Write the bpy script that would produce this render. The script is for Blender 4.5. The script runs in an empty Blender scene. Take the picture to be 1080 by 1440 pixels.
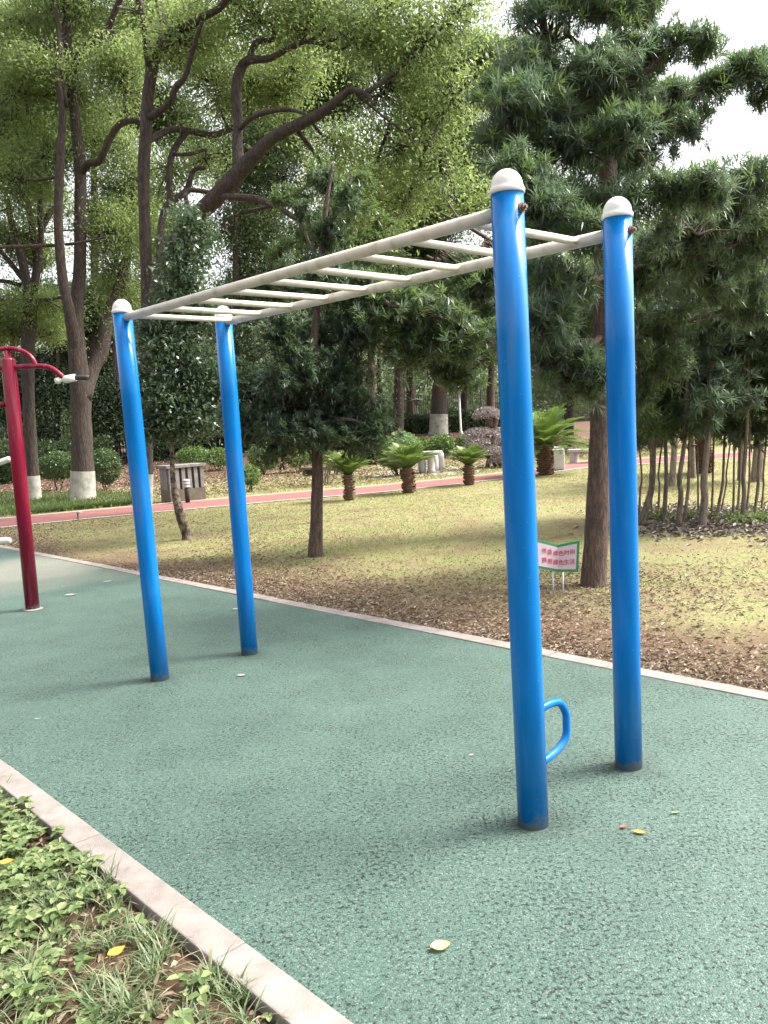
import bpy, math, random
import numpy as np
rng = np.random.default_rng(7)
random.seed(7)
S = bpy.context.scene
COL = S.collection
R = math.radians
V = lambda *a: np.array(a, float)

# ------------------------------------------------------------------ camera model
F, PITCH, ROLL, CH = 1145.9, .1055, -.0595, 1.5053
_fw = V(0, math.cos(PITCH), -math.sin(PITCH)); _u0 = V(0, math.sin(PITCH), math.cos(PITCH)); _r0 = V(1, 0, 0)
_rt = _r0*math.cos(ROLL) + _u0*math.sin(ROLL); _up = -_r0*math.sin(ROLL) + _u0*math.cos(ROLL)
EYE = V(0, 0, CH)
def ray(x, y): return _fw*F + _rt*(x-540) - _up*(y-720)
def G(x, y, z=0.):
    d = ray(x, y); return EYE + d*((z-CH)/d[2])
def at(x, y, Y):
    d = ray(x, y); return EYE + d*(Y/d[1])
def px2m(px, P): return px*float((np.asarray(P)-EYE) @ _fw)/F

# ------------------------------------------------------------------ ground frame
EK = V(.6815, -.7318, 0); NK = V(.7318, .6815, 0)          # along / across the kerbs
def uv2w(u, v, z=0): return EK*u + NK*v + V(0, 0, z)
PATH_N = [G(*p, -.016) for p in ((-260, 771), (-120, 756), (0, 742), (200, 722), (440, 700), (540, 691.5), (700, 674), (830, 657))] + [V(7.6, 23.2, -.016), V(9.4, 23.3, -.016), V(12, 23.6, -.016), V(18, 24.6, -.016)]
PATH_F = [G(*p, -.016) for p in ((-260, 755), (-120, 742), (0, 730), (200, 711.5), (440, 690.5), (540, 682.5), (700, 666), (830, 648))] + [V(8.0, 25.8, -.016), V(9.6, 26.0, -.016), V(12, 26.2, -.016), V(18, 27.4, -.016)]
PN = V(-.49, .8717, 0)
P0 = V(-2, 19.2, 0)
def smooth(a, b, x):
    t = np.clip((x-a)/(b-a), 0, 1); return t*t*(3-2*t)
def zt(x, y):
    s = (x-P0[0])*PN[0] + (y-P0[1])*PN[1]
    s = np.minimum(s, (y-22.5)*1.0 + 0*x)  # the bank stays clear of the bend on the right
    v = x*NK[0] + y*NK[1]
    z = 1.0*smooth(5.5, 22, s) - .02
    return np.where(v > 4.17, z, np.where(v > 1.14, -.08, -.035))
def gz(P): return V(P[0], P[1], float(zt(P[0], P[1])))
def Gt(x, y):
    "pixel -> terrain"
    d = ray(x, y); d = d/np.linalg.norm(d)
    t = 1.
    while t < 200:
        P = EYE + d*t
        if P[2] <= float(zt(P[0], P[1])): return P
        t += .01*max(1, t*.3)
    return EYE + d*60

# ------------------------------------------------------------------ mesh helpers
class MB:
    def __init__(s): s.v = []; s.f = []; s.n = 0; s.sm = []; s.t = []
    def add(s, verts, faces, smooth=True, tint=None):
        verts = np.asarray(verts, float)
        s.v.append(verts); s.f += [tuple(int(i)+s.n for i in f) for f in faces]
        s.sm += [smooth]*len(faces); s.n += len(verts)
    def box(s, c, size, ax=None, smooth=False):
        c = np.asarray(c, float); h = np.asarray(size, float)/2
        ax = np.eye(3) if ax is None else np.asarray(ax, float)
        vs = [c + ax[0]*h[0]*i + ax[1]*h[1]*j + ax[2]*h[2]*k for k in (-1, 1) for j in (-1, 1) for i in (-1, 1)]
        s.add(vs, [(0,2,3,1), (4,5,7,6), (0,1,5,4), (2,6,7,3), (0,4,6,2), (1,3,7,5)], smooth)
    def tube(s, pts, rad, n=10, caps=True, jitter=0., sub=0, smooth=True):
        pts = [np.asarray(p, float) for p in pts]
        rad = list(np.broadcast_to(rad, (len(pts),)).astype(float))
        if sub: pts, rad = spline(pts, rad, sub)
        m = len(pts); V_ = []
        prev = None
        for i in range(m):
            t = pts[min(i+1, m-1)] - pts[max(i-1, 0)]; t = t/(np.linalg.norm(t)+1e-9)
            if prev is None:
                a = V(1, 0, 0) if abs(t[0]) < .8 else V(0, 1, 0)
            else: a = prev
            a = a - t*(a@t); a /= np.linalg.norm(a)+1e-9; b = np.cross(t, a); prev = a
            for k in range(n):
                an = 2*math.pi*k/n
                r = rad[i]*(1 + (random.uniform(-jitter, jitter) if jitter else 0))
                V_.append(pts[i] + (a*math.cos(an) + b*math.sin(an))*r)
        fs = [(i*n+k, i*n+(k+1) % n, (i+1)*n+(k+1) % n, (i+1)*n+k) for i in range(m-1) for k in range(n)]
        s.add(V_, fs, smooth)
        if caps:
            s.f += [tuple(s.n - len(V_) + k for k in range(n))[::-1], tuple(s.n - n + k for k in range(n))]
            s.sm += [False, False]
    def lathe(s, base, prof, n=20, axis=None, smooth=True, jit=0.):
        base = np.asarray(base, float)
        ax = V(0, 0, 1) if axis is None else np.asarray(axis, float)/np.linalg.norm(axis)
        a = V(1, 0, 0) if abs(ax[0]) < .8 else V(0, 1, 0)
        a = a - ax*(a@ax); a /= np.linalg.norm(a); b = np.cross(ax, a)
        V_ = []
        for r, z in prof:
            for k in range(n):
                an = 2*math.pi*k/n; rr = max(r, 1e-4)*(1+random.uniform(-jit, jit))
                V_.append(base + ax*z + (a*math.cos(an)+b*math.sin(an))*rr)
        m = len(prof)
        fs = [(i*n+k, i*n+(k+1) % n, (i+1)*n+(k+1) % n, (i+1)*n+k) for i in range(m-1) for k in range(n)]
        fs += [tuple(range(n))[::-1], tuple((m-1)*n+k for k in range(n))]
        s.add(V_, fs, smooth)
    def build(s, name, mat, parent=None, bevel=0):
        me = bpy.data.meshes.new(name)
        vs = np.concatenate(s.v) if s.v else np.zeros((0, 3))
        off = np.zeros(3)
        if parent is not None: off = np.array(parent.matrix_world.translation)
        me.from_pydata((vs-off).tolist(), [], s.f)
        me.polygons.foreach_set('use_smooth', np.array(s.sm, bool))
        me.materials.append(mat)
        o = bpy.data.objects.new(name, me); COL.objects.link(o)
        if parent is not None: o.parent = parent
        if bevel:
            b = o.modifiers.new('bevel', 'BEVEL'); b.width = bevel; b.segments = 2; b.limit_method = 'ANGLE'
        return o

def spline(pts, rad, sub):
    P = [2*pts[0]-pts[1]] + pts + [2*pts[-1]-pts[-2]]
    out = []; ro = []
    for i in range(len(pts)-1):
        a, b, c, d = P[i], P[i+1], P[i+2], P[i+3]
        for k in range(sub):
            t = k/sub
            out.append(.5*((2*b)+(-a+c)*t+(2*a-5*b+4*c-d)*t*t+(-a+3*b-3*c+d)*t**3))
            ro.append(rad[i]*(1-t)+rad[i+1]*t)
    return out+[pts[-1]], ro+[rad[-1]]

def empty(name, loc, label=None, cat=None, group=None):
    o = bpy.data.objects.new(name, None); COL.objects.link(o); o.location = [float(c) for c in loc]
    o.matrix_world.translation = o.location
    o.empty_display_size = .1
    if label: tag(o, label, cat, group)
    return o
def tag(o, label=None, cat=None, group=None, kind=None):
    if label: o['label'] = label
    if cat: o['category'] = cat
    if group: o['group'] = group
    if kind: o['kind'] = kind
    return o
def copy_thing(o, parent=None):
    c = o.copy(); COL.objects.link(c)
    if parent is not None: c.parent = parent
    for ch in o.children: copy_thing(ch, c)
    return c

def norm(a): return a/(np.linalg.norm(a, axis=-1, keepdims=True)+1e-9)
def rand_dirs(n): return norm(rng.normal(size=(n, 3)))

class Leaves:
    "collects leaf blades as quads; tint = one random value per leaf"
    def __init__(s): s.v = []; s.t = []
    def add(s, pos, d, nrm, L, W, fold=.15, bend=0., mid=.45):
        n = len(pos)
        L = np.broadcast_to(L, (n,))[:, None]; W = np.broadcast_to(W, (n,))[:, None]
        d = norm(d); side = norm(np.cross(d, nrm)); up = np.cross(side, d)
        a = pos; b = pos + d*L*mid + side*W*.5 + up*W*fold
        c = pos + d*L - up*L*bend; e = pos + d*L*mid - side*W*.5 + up*W*fold
        q = np.stack([a, b, c, e], 1)
        s.v.append(q.reshape(-1, 3)); s.t.append(np.repeat(rng.random(n), 4))
    def add_fold(s, pos, d, nrm, L, W, fold=.3, bend=.1):
        "two quads folded on the midrib, rounder outline"
        n = len(pos)
        L = np.broadcast_to(L, (n,))[:, None]; W = np.broadcast_to(W, (n,))[:, None]
        d = norm(d); side = norm(np.cross(d, nrm)); up = np.cross(side, d)
        m1 = pos + d*L*.5; tip = pos + d*L - up*L*bend
        t = rng.random(n)
        for sg in (1, -1):
            p1 = pos + d*L*.28 + side*sg*W*.48 + up*W*fold
            p2 = pos + d*L*.70 + side*sg*W*.36 + up*W*fold*.6 - up*L*bend*.4
            q = np.stack([pos, p1, p2, tip] if sg > 0 else [pos, tip, p2, p1], 1)
            s.v.append(q.reshape(-1, 3)); s.t.append(np.repeat(t, 4))
    def build(s, name, mat, parent=None):
        vs = np.concatenate(s.v); t = np.concatenate(s.t); n = len(vs)
        off = np.array(parent.matrix_world.translation) if parent is not None else np.zeros(3)
        me = bpy.data.meshes.new(name)
        me.vertices.add(n); me.vertices.foreach_set('co', (vs-off).ravel().astype(np.float32))
        me.loops.add(n); me.loops.foreach_set('vertex_index', np.arange(n, dtype=np.int32))
        me.polygons.add(n//4); me.polygons.foreach_set('loop_start', np.arange(0, n, 4, dtype=np.int32))
        at_ = me.attributes.new('tint', 'FLOAT', 'POINT'); at_.data.foreach_set('value', t.astype(np.float32))
        me.materials.append(mat); me.update(calc_edges=True)
        o = bpy.data.objects.new(name, me); COL.objects.link(o)
        if parent is not None: o.parent = parent
        return o

_NF = [(rng.normal(size=3)*1.0, rng.uniform(0, 6.28)) for _ in range(14)]
def fnoise(P, sc):
    "cheap smooth noise, about -1..1"
    s = 0
    for k, ph in _NF: s = s + np.sin(P @ (k*sc) + ph)
    return s/5.3

def blob_points(c, r3, n, gap=.0, sc=1., shell=2.2, fuzz=.16):
    out = []
    need = n
    for _ in range(8):
        k = max(64, need*2)
        d = rand_dirs(k); u = rng.random(k)**(1/shell)*(1+fuzz*rng.normal(size=k))
        P = c + d*u[:, None]*r3
        if gap is not None: P = P[fnoise(P, sc) > gap]
        out.append(P[:need]); need -= len(out[-1])
        if need <= 0: break
    return np.concatenate(out)

# ------------------------------------------------------------------ materials
def mk(name):
    m = bpy.data.materials.new(name); m.use_nodes = True
    nt = m.node_tree; nt.nodes.clear()
    return m, nt, nt.nodes.new, nt.links.new
def setin(n, **kw):
    for k, v in kw.items():
        n.inputs[k.replace('_', ' ')].default_value = v
    return n
def ramp(N, stops):
    r = N('ShaderNodeValToRGB'); e = r.color_ramp.elements
    while len(e) > 1: e.remove(e[-1])
    for i, (p, c) in enumerate(stops):
        el = e[0] if i == 0 else e.new(p)
        el.position = p; el.color = (*c, 1)
    return r
def leaf_mat(name, cols, trans, tfac=.35, rough=.42, spec=.5):
    m, nt, N, Lk = mk(name)
    a = N('ShaderNodeAttribute'); a.attribute_name = 'tint'
    r = ramp(N, [(i/(len(cols)-1), c) for i, c in enumerate(cols)]); Lk(a.outputs['Fac'], r.inputs[0])
    b = setin(N('ShaderNodeBsdfPrincipled'), Roughness=rough); b.inputs['Specular IOR Level'].default_value = spec
    Lk(r.outputs[0], b.inputs['Base Color'])
    t = N('ShaderNodeBsdfTranslucent')
    mixc = N('ShaderNodeMix'); mixc.data_type = 'RGBA'; mixc.blend_type = 'MIX'; mixc.inputs[0].default_value = .6
    Lk(r.outputs[0], mixc.inputs[6]); mixc.inputs[7].default_value = (*trans, 1); Lk(mixc.outputs[2], t.inputs[0])
    mx = N('ShaderNodeMixShader'); mx.inputs[0].default_value = tfac
    Lk(b.outputs[0], mx.inputs[1]); Lk(t.outputs[0], mx.inputs[2])
    o = N('ShaderNodeOutputMaterial'); Lk(mx.outputs[0], o.inputs[0])
    return m
def solid(name, cols, scale=6, rough=.6, bump=.2, bscale=None, detail=6, stretch=(1, 1, 1), spec=.5, coat=0, metal=0, dist=.01):
    "noise-ramped base colour with bump, object coordinates"
    m, nt, N, Lk = mk(name)
    tc = N('ShaderNodeTexCoord'); mp = N('ShaderNodeMapping'); mp.inputs['Scale'].default_value = stretch
    Lk(tc.outputs['Object'], mp.inputs[0])
    n1 = setin(N('ShaderNodeTexNoise'), Scale=scale, Detail=detail, Roughness=.6); Lk(mp.outputs[0], n1.inputs[0])
    r = ramp(N, [(.3 + .4*i/max(1, len(cols)-1), c) for i, c in enumerate(cols)]); Lk(n1.outputs[0], r.inputs[0])
    b = setin(N('ShaderNodeBsdfPrincipled'), Roughness=rough, Metallic=metal)
    b.inputs['Specular IOR Level'].default_value = spec; b.inputs['Coat Weight'].default_value = coat; b.inputs['Coat Roughness'].default_value = .08
    Lk(r.outputs[0], b.inputs['Base Color'])
    if bump:
        n2 = setin(N('ShaderNodeTexNoise'), Scale=bscale or scale*5, Detail=5); Lk(mp.outputs[0], n2.inputs[0])
        bp = setin(N('ShaderNodeBump'), Strength=bump, Distance=dist); Lk(n2.outputs[0], bp.inputs['Height']); Lk(bp.outputs[0], b.inputs['Normal'])
    o = N('ShaderNodeOutputMaterial'); Lk(b.outputs[0], o.inputs[0])
    return m
def paint_mat(name, col, base_z=.10, dirt=(.15, .165, .17)):
    "glossy enamel, scuffed and dusty near the foot, faint runs and chips"
    m, nt, N, Lk = mk(name)
    g = N('ShaderNodeNewGeometry'); sx = N('ShaderNodeSeparateXYZ'); Lk(g.outputs['Position'], sx.inputs[0])
    n = setin(N('ShaderNodeTexNoise'), Scale=28, Detail=6, Roughness=.7); Lk(g.outputs['Position'], n.inputs[0])
    mr = N('ShaderNodeMapRange'); mr.inputs[1].default_value = 0; mr.inputs[2].default_value = base_z; mr.inputs[3].default_value = .46; mr.inputs[4].default_value = 0
    Lk(sx.outputs['Z'], mr.inputs[0])
    ad = N('ShaderNodeMath'); ad.operation = 'ADD'; Lk(mr.outputs[0], ad.inputs[0]); Lk(n.outputs[0], ad.inputs[1])
    st = ramp(N, [(.72, (0, 0, 0)), (.95, (1, 1, 1))]); Lk(ad.outputs[0], st.inputs[0])
    n2 = setin(N('ShaderNodeTexNoise'), Scale=3.5, Detail=3)
    mp = N('ShaderNodeMapping'); mp.inputs['Scale'].default_value = (6, 6, .6); Lk(g.outputs['Position'], mp.inputs[0]); Lk(mp.outputs[0], n2.inputs[0])
    c2 = ramp(N, [(.30, tuple(c*.80 for c in col)), (.52, col), (.74, tuple(c*.86+.035 for c in col))]); Lk(n2.outputs[0], c2.inputs[0])
    n3 = setin(N('ShaderNodeTexNoise'), Scale=95, Detail=2); Lk(g.outputs['Position'], n3.inputs[0])
    chip = ramp(N, [(.74, (0, 0, 0)), (.76, (1, 1, 1))]); Lk(n3.outputs[0], chip.inputs[0])
    mxx = N('ShaderNodeMath'); mxx.operation = 'MAXIMUM'; Lk(st.outputs[0], mxx.inputs[0]); Lk(chip.outputs[0], mxx.inputs[1])
    mx = N('ShaderNodeMix'); mx.data_type = 'RGBA'; Lk(mxx.outputs[0], mx.inputs[0]); Lk(c2.outputs[0], mx.inputs[6]); mx.inputs[7].default_value = (*dirt, 1)
    b = N('ShaderNodeBsdfPrincipled'); b.inputs['Specular IOR Level'].default_value = .22; Lk(mx.outputs[2], b.inputs['Base Color'])
    rr = N('ShaderNodeMapRange'); rr.inputs[3].default_value = .10; rr.inputs[4].default_value = .24; Lk(n.outputs[0], rr.inputs[0]); Lk(rr.outputs[0], b.inputs['Roughness'])
    bp = setin(N('ShaderNodeBump'), Strength=.06, Distance=.004); Lk(n2.outputs[0], bp.inputs['Height']); Lk(bp.outputs[0], b.inputs['Normal'])
    o = N('ShaderNodeOutputMaterial'); Lk(b.outputs[0], o.inputs[0])
    return m
def bark_mat(name, dark, light, scale=5.):
    m, nt, N, Lk = mk(name)
    g = N('ShaderNodeNewGeometry')
    mp = N('ShaderNodeMapping'); mp.inputs['Scale'].default_value = (1, 1, .22); Lk(g.outputs['Position'], mp.inputs[0])
    v = setin(N('ShaderNodeTexVoronoi'), Scale=scale*4); v.feature = 'DISTANCE_TO_EDGE'
    n = setin(N('ShaderNodeTexNoise'), Scale=scale*3, Detail=8, Roughness=.7); Lk(mp.outputs[0], n.inputs[0])
    mv = N('ShaderNodeMix'); mv.data_type = 'RGBA'; mv.inputs[0].default_value = .12; Lk(mp.outputs[0], mv.inputs[6]); Lk(n.outputs['Color'], mv.inputs[7]); Lk(mv.outputs[2], v.inputs[0])
    ml = N('ShaderNodeMath'); ml.operation = 'MULTIPLY_ADD'; Lk(v.outputs['Distance'], ml.inputs[0]); ml.inputs[1].default_value = 1.2; Lk(n.outputs[0], ml.inputs[2])
    r = ramp(N, [(.38, dark), (.8, light)]); Lk(ml.outputs[0], r.inputs[0])
    b = setin(N('ShaderNodeBsdfPrincipled'), Roughness=.85); Lk(r.outputs[0], b.inputs['Base Color'])
    bp = setin(N('ShaderNodeBump'), Strength=.8, Distance=.03); Lk(ml.outputs[0], bp.inputs['Height']); Lk(bp.outputs[0], b.inputs['Normal'])
    o = N('ShaderNodeOutputMaterial'); Lk(b.outputs[0], o.inputs[0])
    return m

def rubber_mat():
    m, nt, N, Lk = mk('green_rubber')
    g = N('ShaderNodeNewGeometry')
    v = setin(N('ShaderNodeTexVoronoi'), Scale=190, Randomness=1.); Lk(g.outputs['Position'], v.inputs[0])
    n = setin(N('ShaderNodeTexNoise'), Scale=66, Detail=6, Roughness=.74); Lk(g.outputs['Position'], n.inputs[0])
    big = setin(N('ShaderNodeTexNoise'), Scale=1.1, Detail=5, Roughness=.6); Lk(g.outputs['Position'], big.inputs[0])
    # granule tone
    sep = N('ShaderNodeSeparateColor'); Lk(v.outputs['Color'], sep.inputs[0])
    cr = ramp(N, [(0, (.026, .058, .043)), (.5, (.044, .086, .066)), (.85, (.066, .114, .091)), (1, (.125, .165, .145))]); Lk(sep.outputs[0], cr.inputs[0])
    # dark pits between granules, more of them where the surface is worn open
    wv = setin(N('ShaderNodeTexNoise'), Scale=3.2, Detail=4, Roughness=.6); Lk(g.outputs['Position'], wv.inputs[0])
    sh = N('ShaderNodeMath'); sh.operation = 'MULTIPLY_ADD'; Lk(wv.outputs[0], sh.inputs[0]); sh.inputs[1].default_value = .16; Lk(n.outputs[0], sh.inputs[2])
    pit = ramp(N, [(.47, (.05, .065, .06)), (.525, (1, 1, 1))]); Lk(sh.outputs[0], pit.inputs[0])
    mx = N('ShaderNodeMix'); mx.data_type = 'RGBA'; mx.blend_type = 'MULTIPLY'; mx.inputs[0].default_value = 1; Lk(cr.outputs[0], mx.inputs[6]); Lk(pit.outputs[0], mx.inputs[7])
    bg = ramp(N, [(.28, (.74, .78, .78)), (.5, (1, 1, 1)), (.72, (1.18, 1.15, 1.15))]); Lk(big.outputs[0], bg.inputs[0])
    m2 = N('ShaderNodeMix'); m2.data_type = 'RGBA'; m2.blend_type = 'MULTIPLY'; m2.inputs[0].default_value = 1; Lk(mx.outputs[2], m2.inputs[6]); Lk(bg.outputs[0], m2.inputs[7])
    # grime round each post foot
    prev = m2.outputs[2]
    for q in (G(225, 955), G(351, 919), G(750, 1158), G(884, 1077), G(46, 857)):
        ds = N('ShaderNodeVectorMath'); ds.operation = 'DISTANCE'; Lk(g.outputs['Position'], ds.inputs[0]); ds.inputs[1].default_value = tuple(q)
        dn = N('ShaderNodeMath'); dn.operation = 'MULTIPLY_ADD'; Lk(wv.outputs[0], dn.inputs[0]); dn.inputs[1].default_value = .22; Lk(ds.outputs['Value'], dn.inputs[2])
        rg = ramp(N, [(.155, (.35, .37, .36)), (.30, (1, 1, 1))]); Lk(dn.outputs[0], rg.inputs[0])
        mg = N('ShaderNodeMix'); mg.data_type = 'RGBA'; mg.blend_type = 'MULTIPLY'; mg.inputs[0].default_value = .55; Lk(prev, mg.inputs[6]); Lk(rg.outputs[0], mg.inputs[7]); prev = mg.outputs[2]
    # dusty worn patch at the far left end + faint dust
    sx = N('ShaderNodeVectorMath'); sx.operation = 'DISTANCE'; Lk(g.outputs['Position'], sx.inputs[0]); sx.inputs[1].default_value = tuple(G(35, 803))
    n4 = setin(N('ShaderNodeTexNoise'), Scale=1.6, Detail=4); Lk(g.outputs['Position'], n4.inputs[0])
    ma = N('ShaderNodeMath'); ma.operation = 'MULTIPLY_ADD'; Lk(n4.outputs[0], ma.inputs[0]); ma.inputs[1].default_value = 1.6; Lk(sx.outputs['Value'], ma.inputs[2])
    wp = ramp(N, [(.30, (.75, .75, .75)), (.52, (0, 0, 0))]); dv = N('ShaderNodeMath'); dv.operation = 'DIVIDE'; Lk(ma.outputs[0], dv.inputs[0]); dv.inputs[1].default_value = 5; Lk(dv.outputs[0], wp.inputs[0])
    m3 = N('ShaderNodeMix'); m3.data_type = 'RGBA'; Lk(wp.outputs[0], m3.inputs[0]); Lk(prev, m3.inputs[6]); m3.inputs[7].default_value = (.19, .185, .15, 1)
    b = setin(N('ShaderNodeBsdfPrincipled'), Roughness=.62); Lk(m3.outputs[2], b.inputs['Base Color'])
    hs = N('ShaderNodeMath'); hs.operation = 'MULTIPLY_ADD'; Lk(v.outputs['Distance'], hs.inputs[0]); hs.inputs[1].default_value = -.5; Lk(pit.outputs[0], hs.inputs[2])
    bp = setin(N('ShaderNodeBump'), Strength=.8, Distance=.005); Lk(hs.outputs[0], bp.inputs['Height']); Lk(bp.outputs[0], b.inputs['Normal'])
    o = N('ShaderNodeOutputMaterial'); Lk(b.outputs[0], o.inputs[0])
    return m
def ground_mat():
    m, nt, N, Lk = mk('lawn_and_soil')
    g = N('ShaderNodeNewGeometry'); P = g.outputs['Position']
    def noise(sc, det=5, ro=.6):
        n = setin(N('ShaderNodeTexNoise'), Scale=sc, Detail=det, Roughness=ro); Lk(P, n.inputs[0]); return n.outputs[0]
    def mathn(op, a, b, c=None):
        n = N('ShaderNodeMath'); n.operation = op
        for i, q in enumerate((a, b, c)):
            if q is None: continue
            if isinstance(q, (int, float)): n.inputs[i].default_value = q
            else: Lk(q, n.inputs[i])
        return n.outputs[0]
    def dotv(vec):
        n = N('ShaderNodeVectorMath'); n.operation = 'DOT_PRODUCT'; Lk(P, n.inputs[0]); n.inputs[1].default_value = vec; return n.outputs['Value']
    def mix(f, a, b):
        n = N('ShaderNodeMix'); n.data_type = 'RGBA'; Lk(f, n.inputs[0])
        for i, q in ((6, a), (7, b)):
            if isinstance(q, tuple): n.inputs[i].default_value = (*q, 1)
            else: Lk(q, n.inputs[i])
        return n.outputs[2]
    grass = ramp(N, [(.28, (.14, .105, .06)), (.42, (.225, .185, .105)), (.54, (.245, .235, .115)), (.68, (.175, .215, .078))]); Lk(noise(1.3, 8, .7), grass.inputs[0])
    fine = ramp(N, [(.3, (.45, .42, .38)), (.6, (1.1, 1.1, 1.05))]); Lk(noise(45, 6, .75), fine.inputs[0])
    gm = N('ShaderNodeMix'); gm.data_type = 'RGBA'; gm.blend_type = 'MULTIPLY'; gm.inputs[0].default_value = .8; Lk(grass.outputs[0], gm.inputs[6]); Lk(fine.outputs[0], gm.inputs[7])
    soil = ramp(N, [(.3, (.06, .038, .026)), (.5, (.125, .08, .054)), (.68, (.19, .13, .09))]); Lk(noise(14, 8, .75), soil.inputs[0])
    v = dotv(tuple(NK))
    nb = noise(.55, 4, .55)
    # bare, littered soil beside the kerb and under the trees
    f1 = mathn('MULTIPLY_ADD', nb, -3.2, mathn('SUBTRACT', 7.55, mathn('SUBTRACT', v, mathn('MULTIPLY', dotv((.10, 0, 0)), 1.0))))
    bare = ramp(N, [(.0, (0, 0, 0)), (.5, (.55, .55, .55)), (1, (.95, .95, .95))]); Lk(mathn('MULTIPLY', f1, .8), bare.inputs[0])
    c = mix(bare.outputs[0], gm.outputs[2], soil.outputs[0])
    # red earth on the bank behind the path
    s = mathn('SUBTRACT', dotv(tuple(PN)), float(P0@PN))
    red = ramp(N, [(.3, (.055, .034, .024)), (.55, (.12, .07, .05)), (.75, (.18, .12, .085))]); Lk(noise(3.5, 8, .7), red.inputs[0])
    fr = ramp(N, [(.46, (0, 0, 0)), (.66, (1, 1, 1))]); Lk(mathn('MULTIPLY_ADD', nb, .5, mathn('MULTIPLY', s, .034)), fr.inputs[0])
    c = mix(fr.outputs[0], c, red.outputs[0])
    # near bed: brown soil
    ns = ramp(N, [(.3, (.035, .023, .015)), (.6, (.115, .072, .045))]); Lk(noise(22, 8, .75), ns.inputs[0])
    fb = ramp(N, [(.49, (1, 1, 1)), (.51, (0, 0, 0))]); Lk(mathn('MULTIPLY_ADD', v, .1, .5-.114), fb.inputs[0])
    c = mix(fb.outputs[0], c, ns.outputs[0])
    b = setin(N('ShaderNodeBsdfPrincipled'), Roughness=.95); b.inputs['Specular IOR Level'].default_value = .15; Lk(c, b.inputs['Base Color'])
    bp = setin(N('ShaderNodeBump'), Strength=.7, Distance=.03); Lk(noise(30, 8, .75), bp.inputs['Height']); Lk(bp.outputs[0], b.inputs['Normal'])
    o = N('ShaderNodeOutputMaterial'); Lk(b.outputs[0], o.inputs[0])
    return m

M = {}
M['rubber'] = rubber_mat(); M['ground'] = ground_mat()
M['kerb'] = solid('kerb_concrete', [(.165, .143, .128), (.22, .193, .175), (.265, .236, .216)], 8, .9, .5, 160, spec=.15, dist=.004, detail=12)
M['blue'] = paint_mat('blue_enamel', (.001, .14, .43))
M['red'] = paint_mat('crimson_enamel', (.17, .007, .026))
M['cream'] = solid('cream_enamel', [(.36, .31, .24), (.50, .455, .375), (.55, .505, .425), (.57, .53, .45)], 14, .35, .05, 60)
M['white_pl'] = solid('white_plastic', [(.60, .585, .53), (.66, .645, .595)], 10, .35, .03, 80)
M['black'] = solid('black_grip', [(.015, .015, .016), (.03, .03, .03)], 60, .6, .3, 200)
M['rust'] = solid('rusty_bolt', [(.09, .05, .04), (.2, .12, .09)], 80, .6, .4, 200)
M['bark'] = bark_mat('camphor_bark', (.010, .008, .0065), (.064, .043, .033))
M['bark_red'] = bark_mat('yew_bark', (.030, .020, .016), (.140, .090, .070), 7)
M['bark_mid'] = bark_mat('sapling_bark', (.075, .058, .047), (.26, .20, .16), 7)
M['bark_mottled'] = solid('mottled_bark', [(.02, .015, .012), (.06, .045, .035), (.20, .16, .125), (.26, .21, .17)], 11, .9, 1., 20, spec=.1, dist=.03)
M['bark_pale'] = bark_mat('pale_bark', (.10, .077, .06), (.30, .235, .185), 6)
M['lime'] = solid('limewash', [(.17, .165, .14), (.32, .31, .27), (.40, .39, .35)], 5, .9, .9, 22, spec=.1)
M['camphor'] = leaf_mat('camphor_leaf', [(.060, .102, .032), (.094, .146, .046), (.142, .190, .064)], (.40, .51, .15), .52, .4)
M['camphor_far'] = leaf_mat('distant_leaf', [(.038, .068, .028), (.066, .104, .042), (.10, .140, .058)], (.30, .40, .14), .46, .5)
M['podo'] = leaf_mat('yew_leaf', [(.066, .094, .074), (.095, .132, .100), (.130, .170, .122)], (.22, .34, .15), .34, .34, .6)  # leaf colour lifted towards blue-grey to stand in for veiling glare
M['podo_lit'] = leaf_mat('lit_yew_leaf', [(.058, .096, .052), (.088, .138, .066), (.125, .185, .082)], (.24, .36, .08), .32, .34, .6)  # lit copy of the yew leaf, its sunlit green put into the colour
M['dark'] = leaf_mat('dark_glossy_leaf', [(.040, .068, .042), (.060, .096, .056), (.085, .126, .068)], (.15, .25, .08), .26, .3, .65)
M['shrub'] = leaf_mat('shrub_leaf', [(.05, .105, .03), (.085, .155, .04), (.13, .21, .06)], (.26, .40, .08), .3, .4)
M['dome'] = leaf_mat('dome_leaf', [(.09, .15, .06), (.15, .22, .09), (.21, .29, .13)], (.3, .45, .1), .3, .4)
M['shrub_dark'] = leaf_mat('dark_shrub_leaf', [(.028, .060, .022), (.05, .095, .03), (.08, .13, .045)], (.18, .28, .06), .25, .38)  # darker green variant of the shrub leaf
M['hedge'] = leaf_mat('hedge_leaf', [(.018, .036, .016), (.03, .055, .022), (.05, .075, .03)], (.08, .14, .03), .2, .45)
M['topiary'] = leaf_mat('purple_leaf', [(.18, .155, .155), (.27, .235, .23), (.36, .32, .31)], (.2, .13, .11), .2, .6)
M['cycad'] = leaf_mat('cycad_leaf', [(.055, .11, .024), (.095, .165, .036), (.14, .215, .05)], (.30, .42, .08), .3, .35)
M['grass'] = leaf_mat('lawn_blade', [(.11, .155, .05), (.19, .215, .085), (.27, .24, .13), (.25, .20, .12)], (.4, .42, .1), .3, .7, .2)
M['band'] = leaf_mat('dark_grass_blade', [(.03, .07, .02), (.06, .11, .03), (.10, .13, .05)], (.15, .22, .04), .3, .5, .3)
M['weed'] = leaf_mat('weed_leaf', [(.07, .115, .040), (.115, .170, .060), (.175, .228, .090), (.26, .29, .14)], (.34, .44, .12), .28, .6, .3)
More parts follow.
